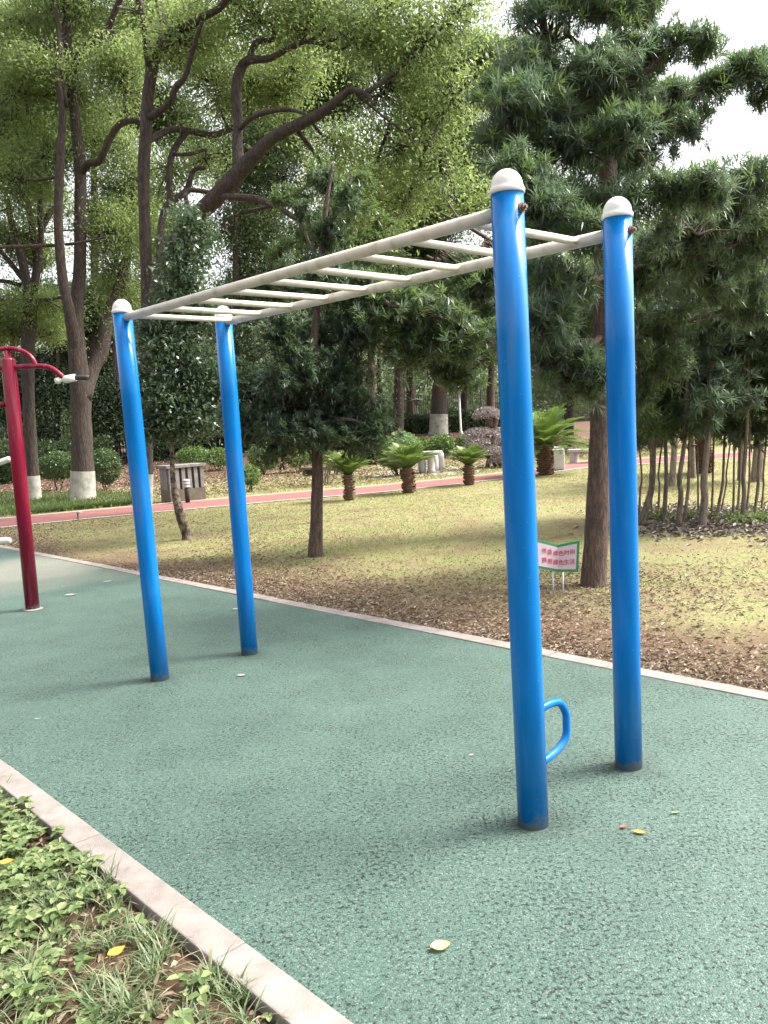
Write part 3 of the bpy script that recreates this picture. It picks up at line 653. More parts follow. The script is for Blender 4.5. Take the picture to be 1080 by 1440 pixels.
# the near yew (podocarpus) filling the upper right
b = G(835, 820)
POD = dict(style='tuft', leaf=(.115, .0095), spread=.08, shell=1.8)
tree('yew_pine_tree', 'near long leaved yew pine between the two right blue posts', 'tree', b[1], [
    [(836, 820, 0, 35), (838, 760, 0, 33), (842, 680, 0, 31), (845, 600, 0, 31), (847, 520, 0, 30), (849, 440, 0, 29), (850, 360, 0, 28), (853, 280, 0, 26), (857, 210, 0, 23), (862, 140, 0, 19), (866, 70, 0, 14), (868, 0, 0, 9), (869, -60, 0, 6)],
    [(856, 215, 0, 12), (820, 190, -.2, 11), (785, 180, -.4, 9), (740, 165, -.6, 7), (700, 150, -.8, 5)], [(858, 200, 0, 12), (905, 175, .2, 11), (960, 140, .3, 9), (1010, 105, .4, 8), (1060, 75, .4, 5)],
    [(860, 160, 0, 9), (900, 110, -.3, 8), (940, 70, -.4, 6), (990, 40, -.5, 4)], [(852, 300, 0, 11), (815, 285, -.4, 9), (770, 280, -.8, 7), (720, 290, -1.1, 5)], [(852, 290, 0, 11), (900, 275, -.3, 9), (950, 260, -.6, 7), (1000, 250, -.8, 5)],
    [(850, 390, 0, 11), (810, 400, -.5, 9), (780, 430, -.9, 6)], [(850, 380, 0, 11), (900, 375, .3, 9), (950, 365, .5, 6)], [(849, 470, 0, 9), (815, 500, -.4, 7), (790, 525, -.7, 4)], [(862, 110, 0, 9), (820, 70, 0, 8), (790, 40, .1, 5)],
    [(851, 330, 0, 9), (840, 320, -.6, 8), (835, 300, -1.2, 5)], [(850, 420, 0, 9), (880, 430, .8, 7), (900, 450, 1.3, 4)],
    ], [
    (855, 30, 0, 70, 60), (810, 90, .1, 60, 50), (900, 80, -.2, 46, 44), (760, 160, -.5, 60, 40), (720, 150, -.7, 40, 34), (820, 160, .3, 60, 46), (890, 150, .2, 50, 34), (950, 130, .3, 40, 28), (1000, 60, -.4, 38, 26), (1040, 100, .4, 40, 32), (1000, 120, .4, 36, 26), (950, 60, -.4, 26, 20), (930, 180, .2, 44, 20),
    (790, 210, -.5, 60, 34), (860, 230, .5, 60, 34), (740, 260, -.9, 44, 34), (800, 290, -.5, 52, 40), (880, 290, -.6, 54, 36), (960, 265, -.6, 50, 34), (1020, 262, -.9, 46, 32), (900, 220, .4, 46, 24), (840, 330, -1.1, 40, 36), (780, 340, -.6, 44, 40),
    (800, 400, -.6, 54, 40), (770, 450, -.9, 50, 40), (800, 470, .5, 60, 42), (900, 390, .5, 60, 40), (950, 350, .5, 60, 42), (920, 450, 1.2, 56, 40), (800, 530, -.6, 46, 26), (770, 510, -.8, 34, 30), (830, 540, -.7, 34, 24), (980, 330, -.3, 50, 36), (700, 200, -.6, 36, 26),
    (770, 60, 0, 56, 50), (740, 110, -.2, 50, 40), (850, 110, -.4, 60, 50), (900, 30, .2, 36, 40), (830, -30, 0, 80, 50), (880, 190, -.7, 50, 36), (1060, 85, .4, 30, 28), (1075, 130, .5, 26, 24), (965, 180, .4, 40, 22), (1010, 300, .3, 60, 40), (1060, 260, .2, 50, 36), (1060, 330, .8, 60, 44), (1000, 390, .8, 60, 44), (1070, 410, 1.2, 60, 50), (930, 510, 1.4, 46, 34), (836, 522, -.9, 28, 22), (820, 505, -.8, 24, 20), (850, 535, -.9, 22, 16), (900, 560, 1.4, 30, 24), (760, 300, -1, 46, 36), (720, 240, -1, 36, 28), (860, 480, 1, 50, 50), (750, 400, .4, 44, 44), (735, 480, .3, 40, 40), (690, 130, -.4, 30, 24),
    ], M['podo'], M['bark_red'], clump=(640, 28), gap=-.5, sc=2.6, base=b, crown_mats=M['podo_lit'], **POD)
# yew behind, between the posts, its foot behind the tall near post
b = G(722, 752)
tree('yew_pine_tree', 'pale green yew pine whose crown spreads behind the ladder rungs', 'tree', b[1], [
    [(722, 752, 0, 20), (721, 660, 0, 17), (720, 560, 0, 15), (716, 470, 0, 13), (712, 400, 0, 11), (706, 320, 0, 8), (702, 260, 0, 5)],
    [(718, 500, 0, 9), (670, 470, -.5, 7), (600, 440, -.8, 5), (550, 430, -1, 3)], [(713, 420, 0, 8), (660, 390, .3, 6), (600, 360, .4, 4)], [(708, 350, 0, 6), (660, 320, -.3, 5), (620, 300, -.4, 3)], [(716, 480, 0, 8), (770, 450, .4, 6)],
    ], [
    (600, 420, -.6, 60, 46), (545, 440, -.8, 44, 40), (560, 490, -.6, 52, 36), (640, 480, -.5, 60, 42), (660, 410, .2, 60, 46), (700, 460, .6, 52, 50), (620, 350, .2, 50, 40), (680, 340, -.2, 46, 46), (590, 520, 0, 44, 26), (650, 525, 0, 50, 24), (700, 290, 0, 40, 40), (760, 430, .4, 50, 60), (520, 400, -.6, 36, 34), (640, 300, .1, 36, 30), (760, 350, .4, 40, 40), (770, 510, .4, 40, 40),
    ], M['podo_lit'], M['bark_red'], clump=(210, 24), gap=-.45, sc=1.8, base=b, style='tuft', leaf=(.135, .019), spread=.07, crown_mats=M['podo'])
# mid yew with vase-shaped crown
b = G(444, 780)
tree('yew_pine_tree', 'dark dense yew pine standing on the lawn in the middle, with straight bare trunk', 'tree', b[1], [
    [(443, 780, 0, 21), (445, 730, 0, 17.5), (446, 680, 0, 16), (446, 640, 0, 15), (444, 600, 0, 15), (441, 560, 0, 14), (440, 500, 0, 12), (446, 430, 0, 10), (452, 350, 0, 8), (460, 280, 0, 6), (468, 230, 0, 4)],
    [(443, 590, 0, 8), (410, 540, -.2, 6), (395, 480, -.3, 5), (380, 430, -.4, 3)], [(442, 570, 0, 8), (475, 520, .2, 6), (495, 460, .3, 4), (505, 420, .3, 3)], [(443, 600, 0, 7), (390, 585, .3, 5), (345, 580, .5, 3)], [(443, 600, 0, 7), (490, 590, -.3, 5), (530, 605, -.4, 3)],
    [(441, 540, 0, 7), (425, 470, .4, 5), (412, 400, .6, 3), (408, 350, .6, 2)], [(450, 380, 0, 5), (430, 330, .2, 4), (412, 290, .3, 2)], [(455, 330, 0, 5), (485, 280, -.2, 4), (495, 240, -.2, 2)],
    ], [
    (440, 575, 0, 60, 44), (380, 580, .2, 50, 36), (335, 590, .4, 34, 30), (500, 580, -.2, 50, 36), (525, 610, -.4, 32, 26), (410, 530, -.3, 50, 40), (480, 530, .2, 46, 40), (400, 610, -.3, 40, 26), (470, 615, -.2, 44, 24), (360, 545, .4, 44, 32),
    (395, 470, -.4, 30, 34), (500, 465, .2, 38, 38), (440, 480, .4, 44, 40), (455, 400, 0, 36, 40), (500, 410, .3, 30, 34), (410, 400, .6, 20, 30), (460, 330, 0, 26, 28), (492, 280, -.2, 16, 20), (462, 262, .1, 16, 20), (425, 300, .2, 14, 16), (350, 610, .2, 34, 18), (380, 640, 0, 24, 14), (430, 620, .5, 50, 24), (500, 625, .2, 34, 20),
    ], M['dark'], M['bark_red'], clump=(460, 26), gap=-.55, sc=2.2, base=b, style='tuft', leaf=(.095, .017), spread=.06, crown_mats=M['podo'])
# paler yew behind it
b = G(447, 733)
tree('yew_pine_tree', 'greyish green yew pine rising behind the dark mid lawn yew', 'tree', b[1], [
    [(447, 733, 0, 10), (447, 660, 0, 9), (446, 560, 0, 8.5), (448, 460, 0, 8), (452, 370, 0, 7), (458, 290, 0, 5), (462, 230, 0, 3)],
    [(449, 440, 0, 5), (410, 400, .2, 4), (375, 370, .4, 2.5)], [(450, 420, 0, 5), (495, 380, -.2, 4), (530, 350, -.3, 2.5)], [(454, 340, 0, 4), (425, 300, .2, 3), (405, 270, .3, 2)], [(456, 320, 0, 4), (490, 280, -.2, 3), (515, 260, -.3, 2)],
    ], [(450, 250, 0, 30, 26), (415, 290, .2, 34, 28), (490, 290, -.2, 40, 30), (530, 330, -.3, 34, 28), (455, 330, 0, 46, 32), (395, 350, .3, 36, 26), (510, 390, -.1, 46, 34), (430, 400, .2, 46, 34), (470, 440, 0, 50, 36), (525, 440, 0, 36, 30), (510, 250, -.2, 24, 20)],
    M['podo_lit'], M['bark_red'], clump=(150, 24), gap=-.3, sc=1.8, base=b, style='tuft', leaf=(.13, .018), spread=.08, shell=1.8)
# conical dark tree with kinked mottled trunk
b = G(263, 757)
tree('conical_tree', 'dark conical tree on a crooked mottled trunk behind the left blue posts', 'tree', b[1], [
    [(263, 757, 0, 13), (260, 742, 0, 15), (255, 728, -.05, 14.5), (249, 705, -.05, 12), (244, 680, 0, 8), (242, 650, 0, 6.5), (242, 610, 0, 6), (246, 540, 0, 6), (252, 450, 0, 5), (262, 360, 0, 4), (268, 300, 0, 2)],
    [(243, 600, 0, 4), (215, 580, .1, 3)], [(244, 580, 0, 4), (280, 560, -.1, 3)], [(250, 480, 0, 4), (280, 450, .2, 3)],
    ], [
    (268, 300, 0, 18, 30), (264, 350, 0, 30, 34), (258, 400, 0, 40, 34), (256, 450, .1, 48, 36), (250, 500, 0, 54, 36), (250, 550, 0, 60, 36), (235, 595, .1, 46, 26), (275, 590, -.1, 44, 28), (290, 440, .2, 24, 30), (215, 470, .1, 22, 32), (200, 540, .1, 20, 30), (300, 540, 0, 24, 36), (280, 330, .1, 18, 24), (210, 600, 0, 26, 22),
    ], M['dark'], M['bark_mottled'], clump=(150, 30), gap=-.42, sc=1.7, base=b, leaf=(.085, .034), spread=.11, droop=.1, twigs=.1)

# trees behind the path and on the bank
def bg_tree(px, py, w, label, blobs, crooked=0, white=None, bark='bark', leafm='camphor_far', top=380, Yov=None, cl=(34, 26), leaf=(.155, .066), sp=.42, extra=(), gap=-.3):
    p = Gt(px, py) if Yov is None else gz(at(px, py, Yov))
    L = [(px, py, 0, w*1.15), (px+crooked*.3, py-60, 0, w), (px+crooked, (py+top)/2, 0, w*.8), (px+crooked*.6, top, 0, w*.5)]
    return tree('camphor_tree', label, 'tree', p[1], [L]+list(extra), blobs, M[leafm], M[bark], white=white, base=p, clump=cl, spread=sp, leaf=leaf, gap=gap, sc=.8, droop=.4, group='trees on the bank behind the path', twigs=.12, n=8, trunk_sub=3)
bg_tree(522, 621, 13, 'reddish straight trunk with limewashed foot on the bank behind the cycads', [(520, 470, 0, 50, 40), (480, 420, 0, 50, 50), (560, 400, .5, 60, 50), (520, 350, 1, 60, 50), (540, 520, .5, 40, 22)], white=1.0, bark='bark_red', top=430)
bg_tree(617, 612, 22, 'thick dark forked trunk with limewashed foot in front of the iron fence', [(600, 420, 0, 70, 50), (660, 400, 1, 70, 60), (620, 330, 1, 80, 60), (560, 350, 1, 60, 60), (690, 470, 1, 50, 40)], 2, white=1.1, top=440,
        extra=([(618, 560, 0, 14), (632, 535, 0, 13), (655, 520, .3, 11), (675, 500, .5, 8)], [(612, 530, 0, 12), (600, 480, 0, 9), (590, 430, 0, 7)]))
bg_tree(578, 608, 12, 'slim dark trunk near the fence, left of the thick forked one', [(580, 500, 0, 36, 30), (570, 440, 0, 60, 50)], -2, top=460)
bg_tree(652, 606, 9, 'slim dark trunk beside the white lamp post on the bank', [(655, 480, 0, 40, 30), (670, 420, 0, 50, 50)], 3, top=470)
bg_tree(690, 604, 11, 'reddish trunk rising behind the cloud pruned shrub', [(690, 470, 0, 50, 40), (720, 420, 0, 60, 50)], 1, top=450, bark='bark_red')
bg_tree(345, 630, 11, 'thin dark trunk behind the right of the two left blue posts', [(350, 560, 0, 34, 30), (340, 420, 0, 50, 50), (380, 380, 0, 60, 60), (350, 310, 0, 55, 50)], 4, top=360)
bg_tree(402, 628, 9, 'thin dark trunk just left of the mid lawn yew, far back', [(400, 540, 0, 40, 24), (410, 420, .5, 30, 50), (440, 360, .5, 50, 50)], -4, top=370)
bg_tree(160, 650, 12, 'dark trunk behind the round bush right of the forked camphor', [(150, 590, 0, 46, 30), (170, 540, .5, 50, 40), (130, 490, 1, 60, 50), (200, 500, 1, 50, 50), (180, 440, 1.5, 60, 50)], 3, leafm='hedge', top=420)
bg_tree(20, 655, 12, 'dark trunk behind the slim camphor at the left edge, far back', [(20, 590, 0, 50, 30), (-10, 540, .5, 50, 50), (60, 550, 1, 50, 40), (30, 500, 1, 60, 50), (80, 500, 1.5, 50, 40)], -3, leafm='hedge', top=440)
bg_tree(80, 652, 8, 'slim dark trunk between the two limewashed camphors, far back', [(85, 600, 0, 44, 24), (100, 560, 0, 44, 36), (90, 450, 1, 60, 50)], 2, leafm='hedge', top=450)
bg_tree(300, 640, 8, 'slim dark trunk behind the slotted concrete box, far back', [(300, 600, 0, 40, 24), (330, 560, .5, 36, 36), (320, 500, 0, 50, 50)], 2, leafm='hedge', top=450)
bg_tree(250, 636, 8, 'slim trunk behind the conical tree, far back on the bank', [(230, 600, 0, 40, 24), (200, 560, .5, 40, 36), (180, 490, 0, 50, 50)], 2, leafm='hedge', top=450)
bg_tree(130, 648, 14, 'tall straight trunk seen between the stems of the forked camphor, far back', [(60, 120, 1, 120, 80), (150, 60, 1, 120, 80), (100, 220, 1, 110, 70), (190, 160, 2, 100, 70), (30, 330, 1, 90, 60), (160, 300, 2, 90, 60), (100, 400, 1, 80, 50), (10, 30, 1, 100, 80), (230, 60, 2, 100, 70)], 3, top=150, gap=.10, cl=(28, 24))
bg_tree(330, 634, 14, 'tall straight trunk behind the second left blue post, far back', [(280, 120, 1, 110, 80), (360, 60, 1, 110, 80), (330, 200, 1, 100, 60), (420, 150, 2, 100, 70), (250, 340, 1, 60, 50), (400, 250, 2, 90, 60), (300, 40, 1, 100, 70), (450, 60, 1, 100, 70), (370, 330, 1, 50, 40)], 3, top=150, gap=.10, cl=(28, 24))
bg_tree(560, 618, 14, 'tall straight trunk behind the dome clipped bush, far back', [(520, 140, 1, 110, 80), (600, 90, 1, 110, 80), (560, 240, 1, 100, 70), (650, 200, 2, 100, 70), (500, 330, 1, 90, 60), (620, 310, 2, 90, 60), (690, 60, 1, 80, 60), (700, 150, 1, 80, 60), (720, 250, 1, 70, 60), (540, 40, 1, 100, 70), (680, 90, 0, 60, 50), (735, 40, 0, 60, 50), (730, 120, 0, 50, 50), (660, 30, 0, 60, 40), (690, 170, 0, 50, 40)], 3, top=150, gap=.10, cl=(28, 24))
# right side background trees
bg_tree(930, 640, 14, 'broad tree beyond the red path behind the sapling grove', [(930, 480, 0, 70, 60), (1000, 420, 0, 80, 70), (900, 380, .5, 70, 60), (1040, 500, .5, 60, 60), (1060, 340, 1, 60, 60), (980, 300, 1, 60, 50)], 2, Yov=33, top=380, leafm='camphor_far')
bg_tree(800, 628, 13, 'broad tree beyond the stone benches behind the largest cycad', [(800, 500, 0, 60, 50), (760, 420, 0, 70, 60), (840, 400, 1, 70, 60), (790, 540, 0, 50, 24), (850, 520, 1, 50, 40)], -2, Yov=36, top=400)

# pale-trunked trees on the lawn at the right
for (px, py, w, cr, lab) in ((1065, 676, 16, 4, 'thickest pale trunk at the right edge behind the saplings'), (945, 682, 9, 5, 'pale slim trunk behind the left part of the sapling grove'), (975, 671, 7, -2, 'palest thin trunk just left of the dark cycad trunk'), (1042, 674, 9, 1, 'pale slim trunk just left of the thickest pale one')):
    p = G(px, py)
    tree('pale_tree', lab, 'tree', p[1], [[(px, py, 0, w*1.1), (px+cr*.3, py-25, 0, w), (px+cr, 590, 0, w*.85), (px+cr, 480, 0, w*.5)]],
         [(px+cr, 560, 0, 40, 30), (px+cr*2, 500, 0, 50, 44), (px-10, 440, .3, 44, 44)], M['podo_lit'], M['bark_pale'], base=p, clump=(34, 20), spread=.2, leaf=(.15, .04), group='pale trunked trees behind the grove', n=8, twigs=.1, sc=1.2, gap=-.25)

# ------------------------------------------------------------------ sapling grove at the right
SAP = [(899, 728, 898, 3, 4), (904, 735, 919, 9, 6), (914, 724, 918, 2.5, 2), (917, 730, 914, 2.5, 0), (926, 722, 932, 3, -3), (934, 733, 936, 6, 2), (955, 736, 964, 7, -4), (963, 731, 970, 4.5, 2), (982, 725, 981, 2.5, 0),
       (988, 741, 996, 10, -2), (1001, 722, 1004, 3, 0), (1009, 725, 1019, 4, 3), (1015, 720, 1028, 2.5, 0), (1031, 726, 1033, 3, 0), (1038, 720, 1041, 3.5, 1), (1045, 731, 1050, 6, -2), (1050, 726, 1054, 3, 2), (1062, 724, 1069, 4.5, 1), (1071, 722, 1078, 3, -1), (1084, 728, 1088, 5, 1), (1098, 724, 1100, 4, 1), (1115, 730, 1118, 6, 2)]
ORD = ['first', 'second', 'third', 'fourth', 'fifth', 'sixth', 'seventh', 'eighth', 'ninth', 'tenth', 'eleventh', 'twelfth', 'thirteenth', 'fourteenth', 'fifteenth', 'sixteenth', 'seventeenth', 'eighteenth', 'nineteenth', 'twentieth', 'twenty first', 'twenty second']
for i, (x0, y0, x1, w_, bend) in enumerate(SAP):
    p = G(x0, y0)
    ht = random.uniform(350, 470) if w_ > 4 else random.uniform(470, 560)
    xm = (x0+x1)/2+bend
    fat = w_ > 5
    bl = [(x1+random.uniform(-8, 8), 600+random.uniform(-14, 12), random.uniform(-.3, .3), 24, 22, .4), (x1+random.uniform(-12, 12), 560, random.uniform(-.4, .4), 32, 30, .45), (x1+random.uniform(-16, 16), 510, random.uniform(-.4, .4), 34, 32, .5)]
    if fat: bl += [(x1+random.uniform(-20, 20), 455, random.uniform(-.5, .5), 42, 38, .55), (x1+random.uniform(-24, 24), 400, random.uniform(-.5, .5), 44, 38, .55), (x1+random.uniform(-24, 24), 345, random.uniform(-.4, .4), 42, 36, .5)]
    else: bl += [(x1+random.uniform(-16, 16), 470, random.uniform(-.4, .4), 32, 30, .45)]
    kind = 'thickest' if w_ >= 9 else 'stout' if w_ >= 6 else 'thin' if w_ >= 3.5 else 'spindly'
    tree('sapling', f'{kind} bare stemmed sapling, {ORD[i]} from the left in the grove at the right', 'sapling', p[1],
         [[(x0, y0, 0, w_*1.1), (xm-.5*bend, y0-40, 0, w_), (xm, (y0+610)/2, 0, w_*.95), (x1, 610, 0, w_*.8), (x1+2, 540, 0, w_*.65), (x1+random.uniform(-8, 8), ht, 0, w_*.35)]],
         bl, M['podo_lit' if i % 3 else 'podo'], M['bark_mid' if fat else 'bark_pale'], base=p, clump=(150, 24), style='tuft', leaf=(.14, .02), spread=.07, gap=-.42, sc=2, group='saplings in the grove at the right', n=7, twigs=.12, trunk_sub=4)

# ------------------------------------------------------------------ shrubs
def shrub(name, label, cat, px, py, blobs, mat, leaf=(.07, .035), cl=(190, 9), sp=.03, stem=3, group=None, stemh=None, barkm='bark', shell=8, style='twig', droop=-.3):
    p = Gt(px, py); Y = p[1]
    t = empty(name, p, label, cat, group)
    lv = Leaves(); st = MB()
    for (x, y, dY, rx, rz) in blobs:
        c = at(x, y, Y+dY); rX, rZ = px2m(rx, c), px2m(rz, c)
        C = blob_points(c, V(rX, rX*.9, rZ), max(40, int(cl[0]*16*rX*rZ)), None, 3., shell, .03)
        leafy(lv, C, cl[1], sp, leaf[0], leaf[1], droop, style)
        k = stem
        for j in range(k):
            q = c + rng.normal(size=3)*V(rX, rX, rZ)*.3
            o_ = rng.normal(size=3)*V(.05, .05, 0)
            st.tube([p+o_-V(0, 0, .03), (p+q)/2+rng.normal(size=3)*.05+o_, q], [.018, .014, .006], 6, sub=3)
    st.build('stem', M[barkm], t); lv.build('foliage', M[mat], t)
    return t
GB = 'round clipped bushes behind the path'
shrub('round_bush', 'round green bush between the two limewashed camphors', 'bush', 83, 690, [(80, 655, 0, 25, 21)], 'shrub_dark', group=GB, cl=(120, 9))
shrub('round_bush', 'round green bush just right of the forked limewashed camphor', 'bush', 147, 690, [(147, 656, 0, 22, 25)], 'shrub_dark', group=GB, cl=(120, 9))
shrub('round_bush', 'pale green bush on the bank above the slotted concrete box', 'bush', 272, 660, [(272, 642, 0, 24, 14)], 'shrub', group=GB, cl=(70, 9), leaf=(.085, .045), sp=.035)
shrub('round_bush', 'small pale bush right of the slotted box, beside the blue post', 'bush', 306, 662, [(307, 643, 0, 17, 13)], 'shrub', group=GB, cl=(70, 9), leaf=(.085, .045), sp=.035)
shrub('round_bush', 'round bush on the bank just right of the second left blue post', 'bush', 373, 668, [(371, 642, 0, 22, 20)], 'shrub', group=GB, cl=(70, 9), leaf=(.085, .045), sp=.035)
shrub('round_bush', 'small low shrub by the path touching the second left blue post', 'bush', 350, 692, [(352, 668, 0, 14, 14)], 'shrub', group=GB, cl=(120, 9))
shrub('round_bush', 'green bush low on the bank left of the mid lawn trunk', 'bush', 420, 664, [(420, 640, 0, 21, 17)], 'shrub', group=GB, cl=(70, 9), leaf=(.085, .045), sp=.035)
shrub('round_bush', 'yellowish spreading bush on thin stems right of the mid lawn trunk', 'bush', 461, 682, [(458, 640, 0, 20, 15), (470, 640, .2, 17, 12)], 'weed', group=GB, cl=(110, 8), stem=5, barkm='bark_pale')
shrub('round_bush', 'dark bush behind the leftmost small cycad', 'bush', 505, 655, [(505, 632, 0, 26, 23), (520, 640, .2, 17, 16)], 'hedge', group=GB, cl=(60, 9), leaf=(.1, .05))
shrub('round_bush', 'large dome clipped bush on bare stems behind the middle small cycad', 'bush', 561, 670, [(560, 633, 0, 33, 25), (547, 640, .2, 18, 16), (574, 638, .2, 19, 16)], 'dome', group=GB, cl=(200, 9), stem=4, leaf=(.06, .034), sp=.025)
shrub('round_bush', 'little round green bush on a short stem behind the stone table', 'bush', 620, 645, [(620, 626, 0, 17, 14)], 'shrub', group=GB, cl=(110, 9), leaf=(.09, .05), sp=.04)
shrub('round_bush', 'low green bush between the dome bush and the stone table', 'bush', 590, 642, [(589, 626, 0, 14, 10)], 'shrub', group=GB, cl=(110, 9), leaf=(.09, .05), sp=.04)
shrub('round_bush', 'small bright bush left of the cloud pruned shrub', 'bush', 650, 640, [(650, 625, 0, 11, 12)], 'weed', group=GB, cl=(110, 9), leaf=(.09, .05), sp=.04)
# cloud-pruned purple shrub
def topiary():
    p = G(692, 657); Y = p[1]
    t = empty('cloud_pruned_shrub', p, 'purple grey cloud pruned shrub with tiered pads behind the near post', 'topiary')
    st = MB()
    for L in ([(685, 658, 0, 6), (690, 630, 0, 5), (695, 600, 0, 8), (698, 585, 0, 10)], [(698, 656, 0, 6), (690, 645, 0, 5), (670, 632, -.2, 4)], [(705, 657, 0, 6), (700, 640, .2, 5), (712, 610, .2, 5)], [(690, 625, 0, 5), (675, 615, .2, 4)], [(688, 600, 0, 12), (690, 585, 0, 9), (684, 578, 0, 5)]):
        P, r = limb_pts(L, Y); st.tube(P, r, 8, sub=4, jitter=.06)
    st.build('stem', M['bark_red'], t)
    for (x, y, dY, rx, rz) in ((685, 586, 0, 20, 13), (675, 612, -.2, 24, 10), (672, 624, -.5, 17, 10), (697, 622, 0, 20, 13), (692, 638, -.5, 22, 10), (712, 612, .3, 20, 12), (715, 640, .1, 22, 12), (700, 650, -.4, 14, 7)):
        c = at(x, y, Y+dY); rX, rZ = px2m(rx, c), px2m(rz, c)
        lv = Leaves(); n_ = int(2600*rX*rZ*4)
        d = rand_dirs(n_); d[:, 2] = np.abs(d[:, 2])*1.0-.25*(rng.random(n_) < .3)
        P = c + d*V(rX, rX*.9, rZ)*rng.uniform(.86, 1.02, n_)[:, None]
        lv.add(P, norm(d*.6+rand_dirs(n_)), rand_dirs(n_), rng.uniform(.05, .09, n_), .04)
        core = MB(); core.lathe(c-V(0, 0, rZ*.25), [(rX*.5, 0), (rX*.8, rZ*.1), (rX*.8, rZ*.5), (rX*.55, rZ*.9), (.01, rZ*1.1)], 12)
        pad = lv.build('foliage_pad', M['topiary'], t); core.build('twig_mass', M['bark_red'], pad)
topiary()
# hedge along the fence
def hedge(name, label, px0, px1, Yo, h_, d_, dens=1500):
    a = at(px0, 610, Yo); b_ = at(px1, 610, Yo+4); a = gz(a); b_ = gz(b_)
    t = empty(name, (a+b_)/2, label, 'hedge')
    L = np.linalg.norm(b_-a); e = (b_-a)/L; nn = V(e[1], -e[0], 0)
    n_ = int(dens*L*.35*h_)
    u = rng.random(n_)*L; s = rng.random(n_)
    hh = h_*(1+.06*np.sin(u*2.1)+.05*np.sin(u*.8+1))
    q = rng.random(n_)*(hh+d_)
    z = np.minimum(q, hh); off = np.where(q < hh, d_/2, d_/2-(q-hh))
    P = a + e*u[:, None] + nn*off[:, None] + V(0, 0, 1)*z[:, None] + rng.normal(size=(n_, 3))*.06
    zz = zt(P[:, 0], P[:, 1]); P[:, 2] = zz + z + rng.normal(size=n_)*.05
    lv = Leaves(); lv.add(P, norm(rand_dirs(n_)+nn*.5+V(0, 0, .4)), rand_dirs(n_), rng.uniform(.10, .17, n_), .075)
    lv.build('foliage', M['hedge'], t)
    st = MB()
    for k in range(int(L/.6)):
        p = a+e*(k*.6+.3); z0 = float(zt(p[0], p[1])); st.box(V(p[0], p[1], z0+h_*.42), (.5, d_*.55, h_*.84), [e, nn, V(0, 0, 1)])
    st.build('woody_core', M['hedge_core'], t)
M['hedge_core'] = solid('woody_core', [(.018, .022, .012), (.035, .038, .02)], 6, .95, .8, 14, spec=.1, dist=.1)
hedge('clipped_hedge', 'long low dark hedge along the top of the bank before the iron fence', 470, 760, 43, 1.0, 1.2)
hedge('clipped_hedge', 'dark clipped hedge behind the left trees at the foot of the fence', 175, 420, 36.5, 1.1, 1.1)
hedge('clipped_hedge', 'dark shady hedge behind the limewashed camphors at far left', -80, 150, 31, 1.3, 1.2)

# ------------------------------------------------------------------ iron fence
def fence():
    A, B = at(-150, 600, 34), at(800, 560, 52)
    A = gz(A); B = gz(B)
    t = empty('iron_fence', (A+B)/2, 'dark iron picket fence running along the top of the bank', 'fence')
    L = np.linalg.norm(B-A); e = (B-A)/L; e[2] = 0; e /= np.linalg.norm(e); nn = V(e[1], -e[0], 0)
    k = 0; u = 0
    while u < L:
        p = A+e*u; z0 = float(zt(p[0], p[1])); 
        mb = MB(); mb.box(V(p[0], p[1], z0+1.15), (.08, .08, 2.4), [e, nn, V(0, 0, 1)]); mb.build('fence_post', M['iron'], t)
        mb = MB()
        for h_ in (.25, 1.85): 
            c = A+e*(u+1.5); mb.box(V(c[0], c[1], z0+h_), (2.9, .04, .05), [e, nn, V(0, 0, 1)])
        for j in range(1, 20):
            q = A+e*(u+j*.15); mb.box(V(q[0], q[1], z0+1.12), (.024, .024, 2.0), [e, nn, V(0, 0, 1)])
        mb.build('picket_panel', M['iron'], t); u += 3
fence()

# ------------------------------------------------------------------ lamp posts, bollard, box, table, benches
def lamp_post(px, py, top, w_, Yv, label):
    p = gz(at(px, py, Yv)); q = at(px-1, top, Yv)
    t = empty('lamp_post', p, label, 'lamp post', 'slim white lamp posts by the fence')
    hgt = q[2]-p[2]
    mb = MB(); mb.lathe(p, [(.09, 0), (.09, .3), (.055, .34), (.05, hgt-.35)], 12); mb.build('pole', M['stone_white'], t)
    mb = MB(); mb.lathe(p+V(0, 0, hgt-.35), [(.05, 0), (.15, .05), (.17, .28), (.12, .3)], 14); mb.build('lantern', M['galv'], t)
    mb = MB(); mb.lathe(p+V(0, 0, hgt-.05), [(.5, 0), (.5, .04), (.1, .1), (.02, .12)], 18); mb.build('lamp_cap', M['galv'], t)
lamp_post(648, 604, 544, 4, 41, 'white lamp post with flat round cap near the thick forked trunk')
lamp_post(588, 606, 562, 3, 47, 'shorter distant lamp post with flat cap left of the forked trunk')

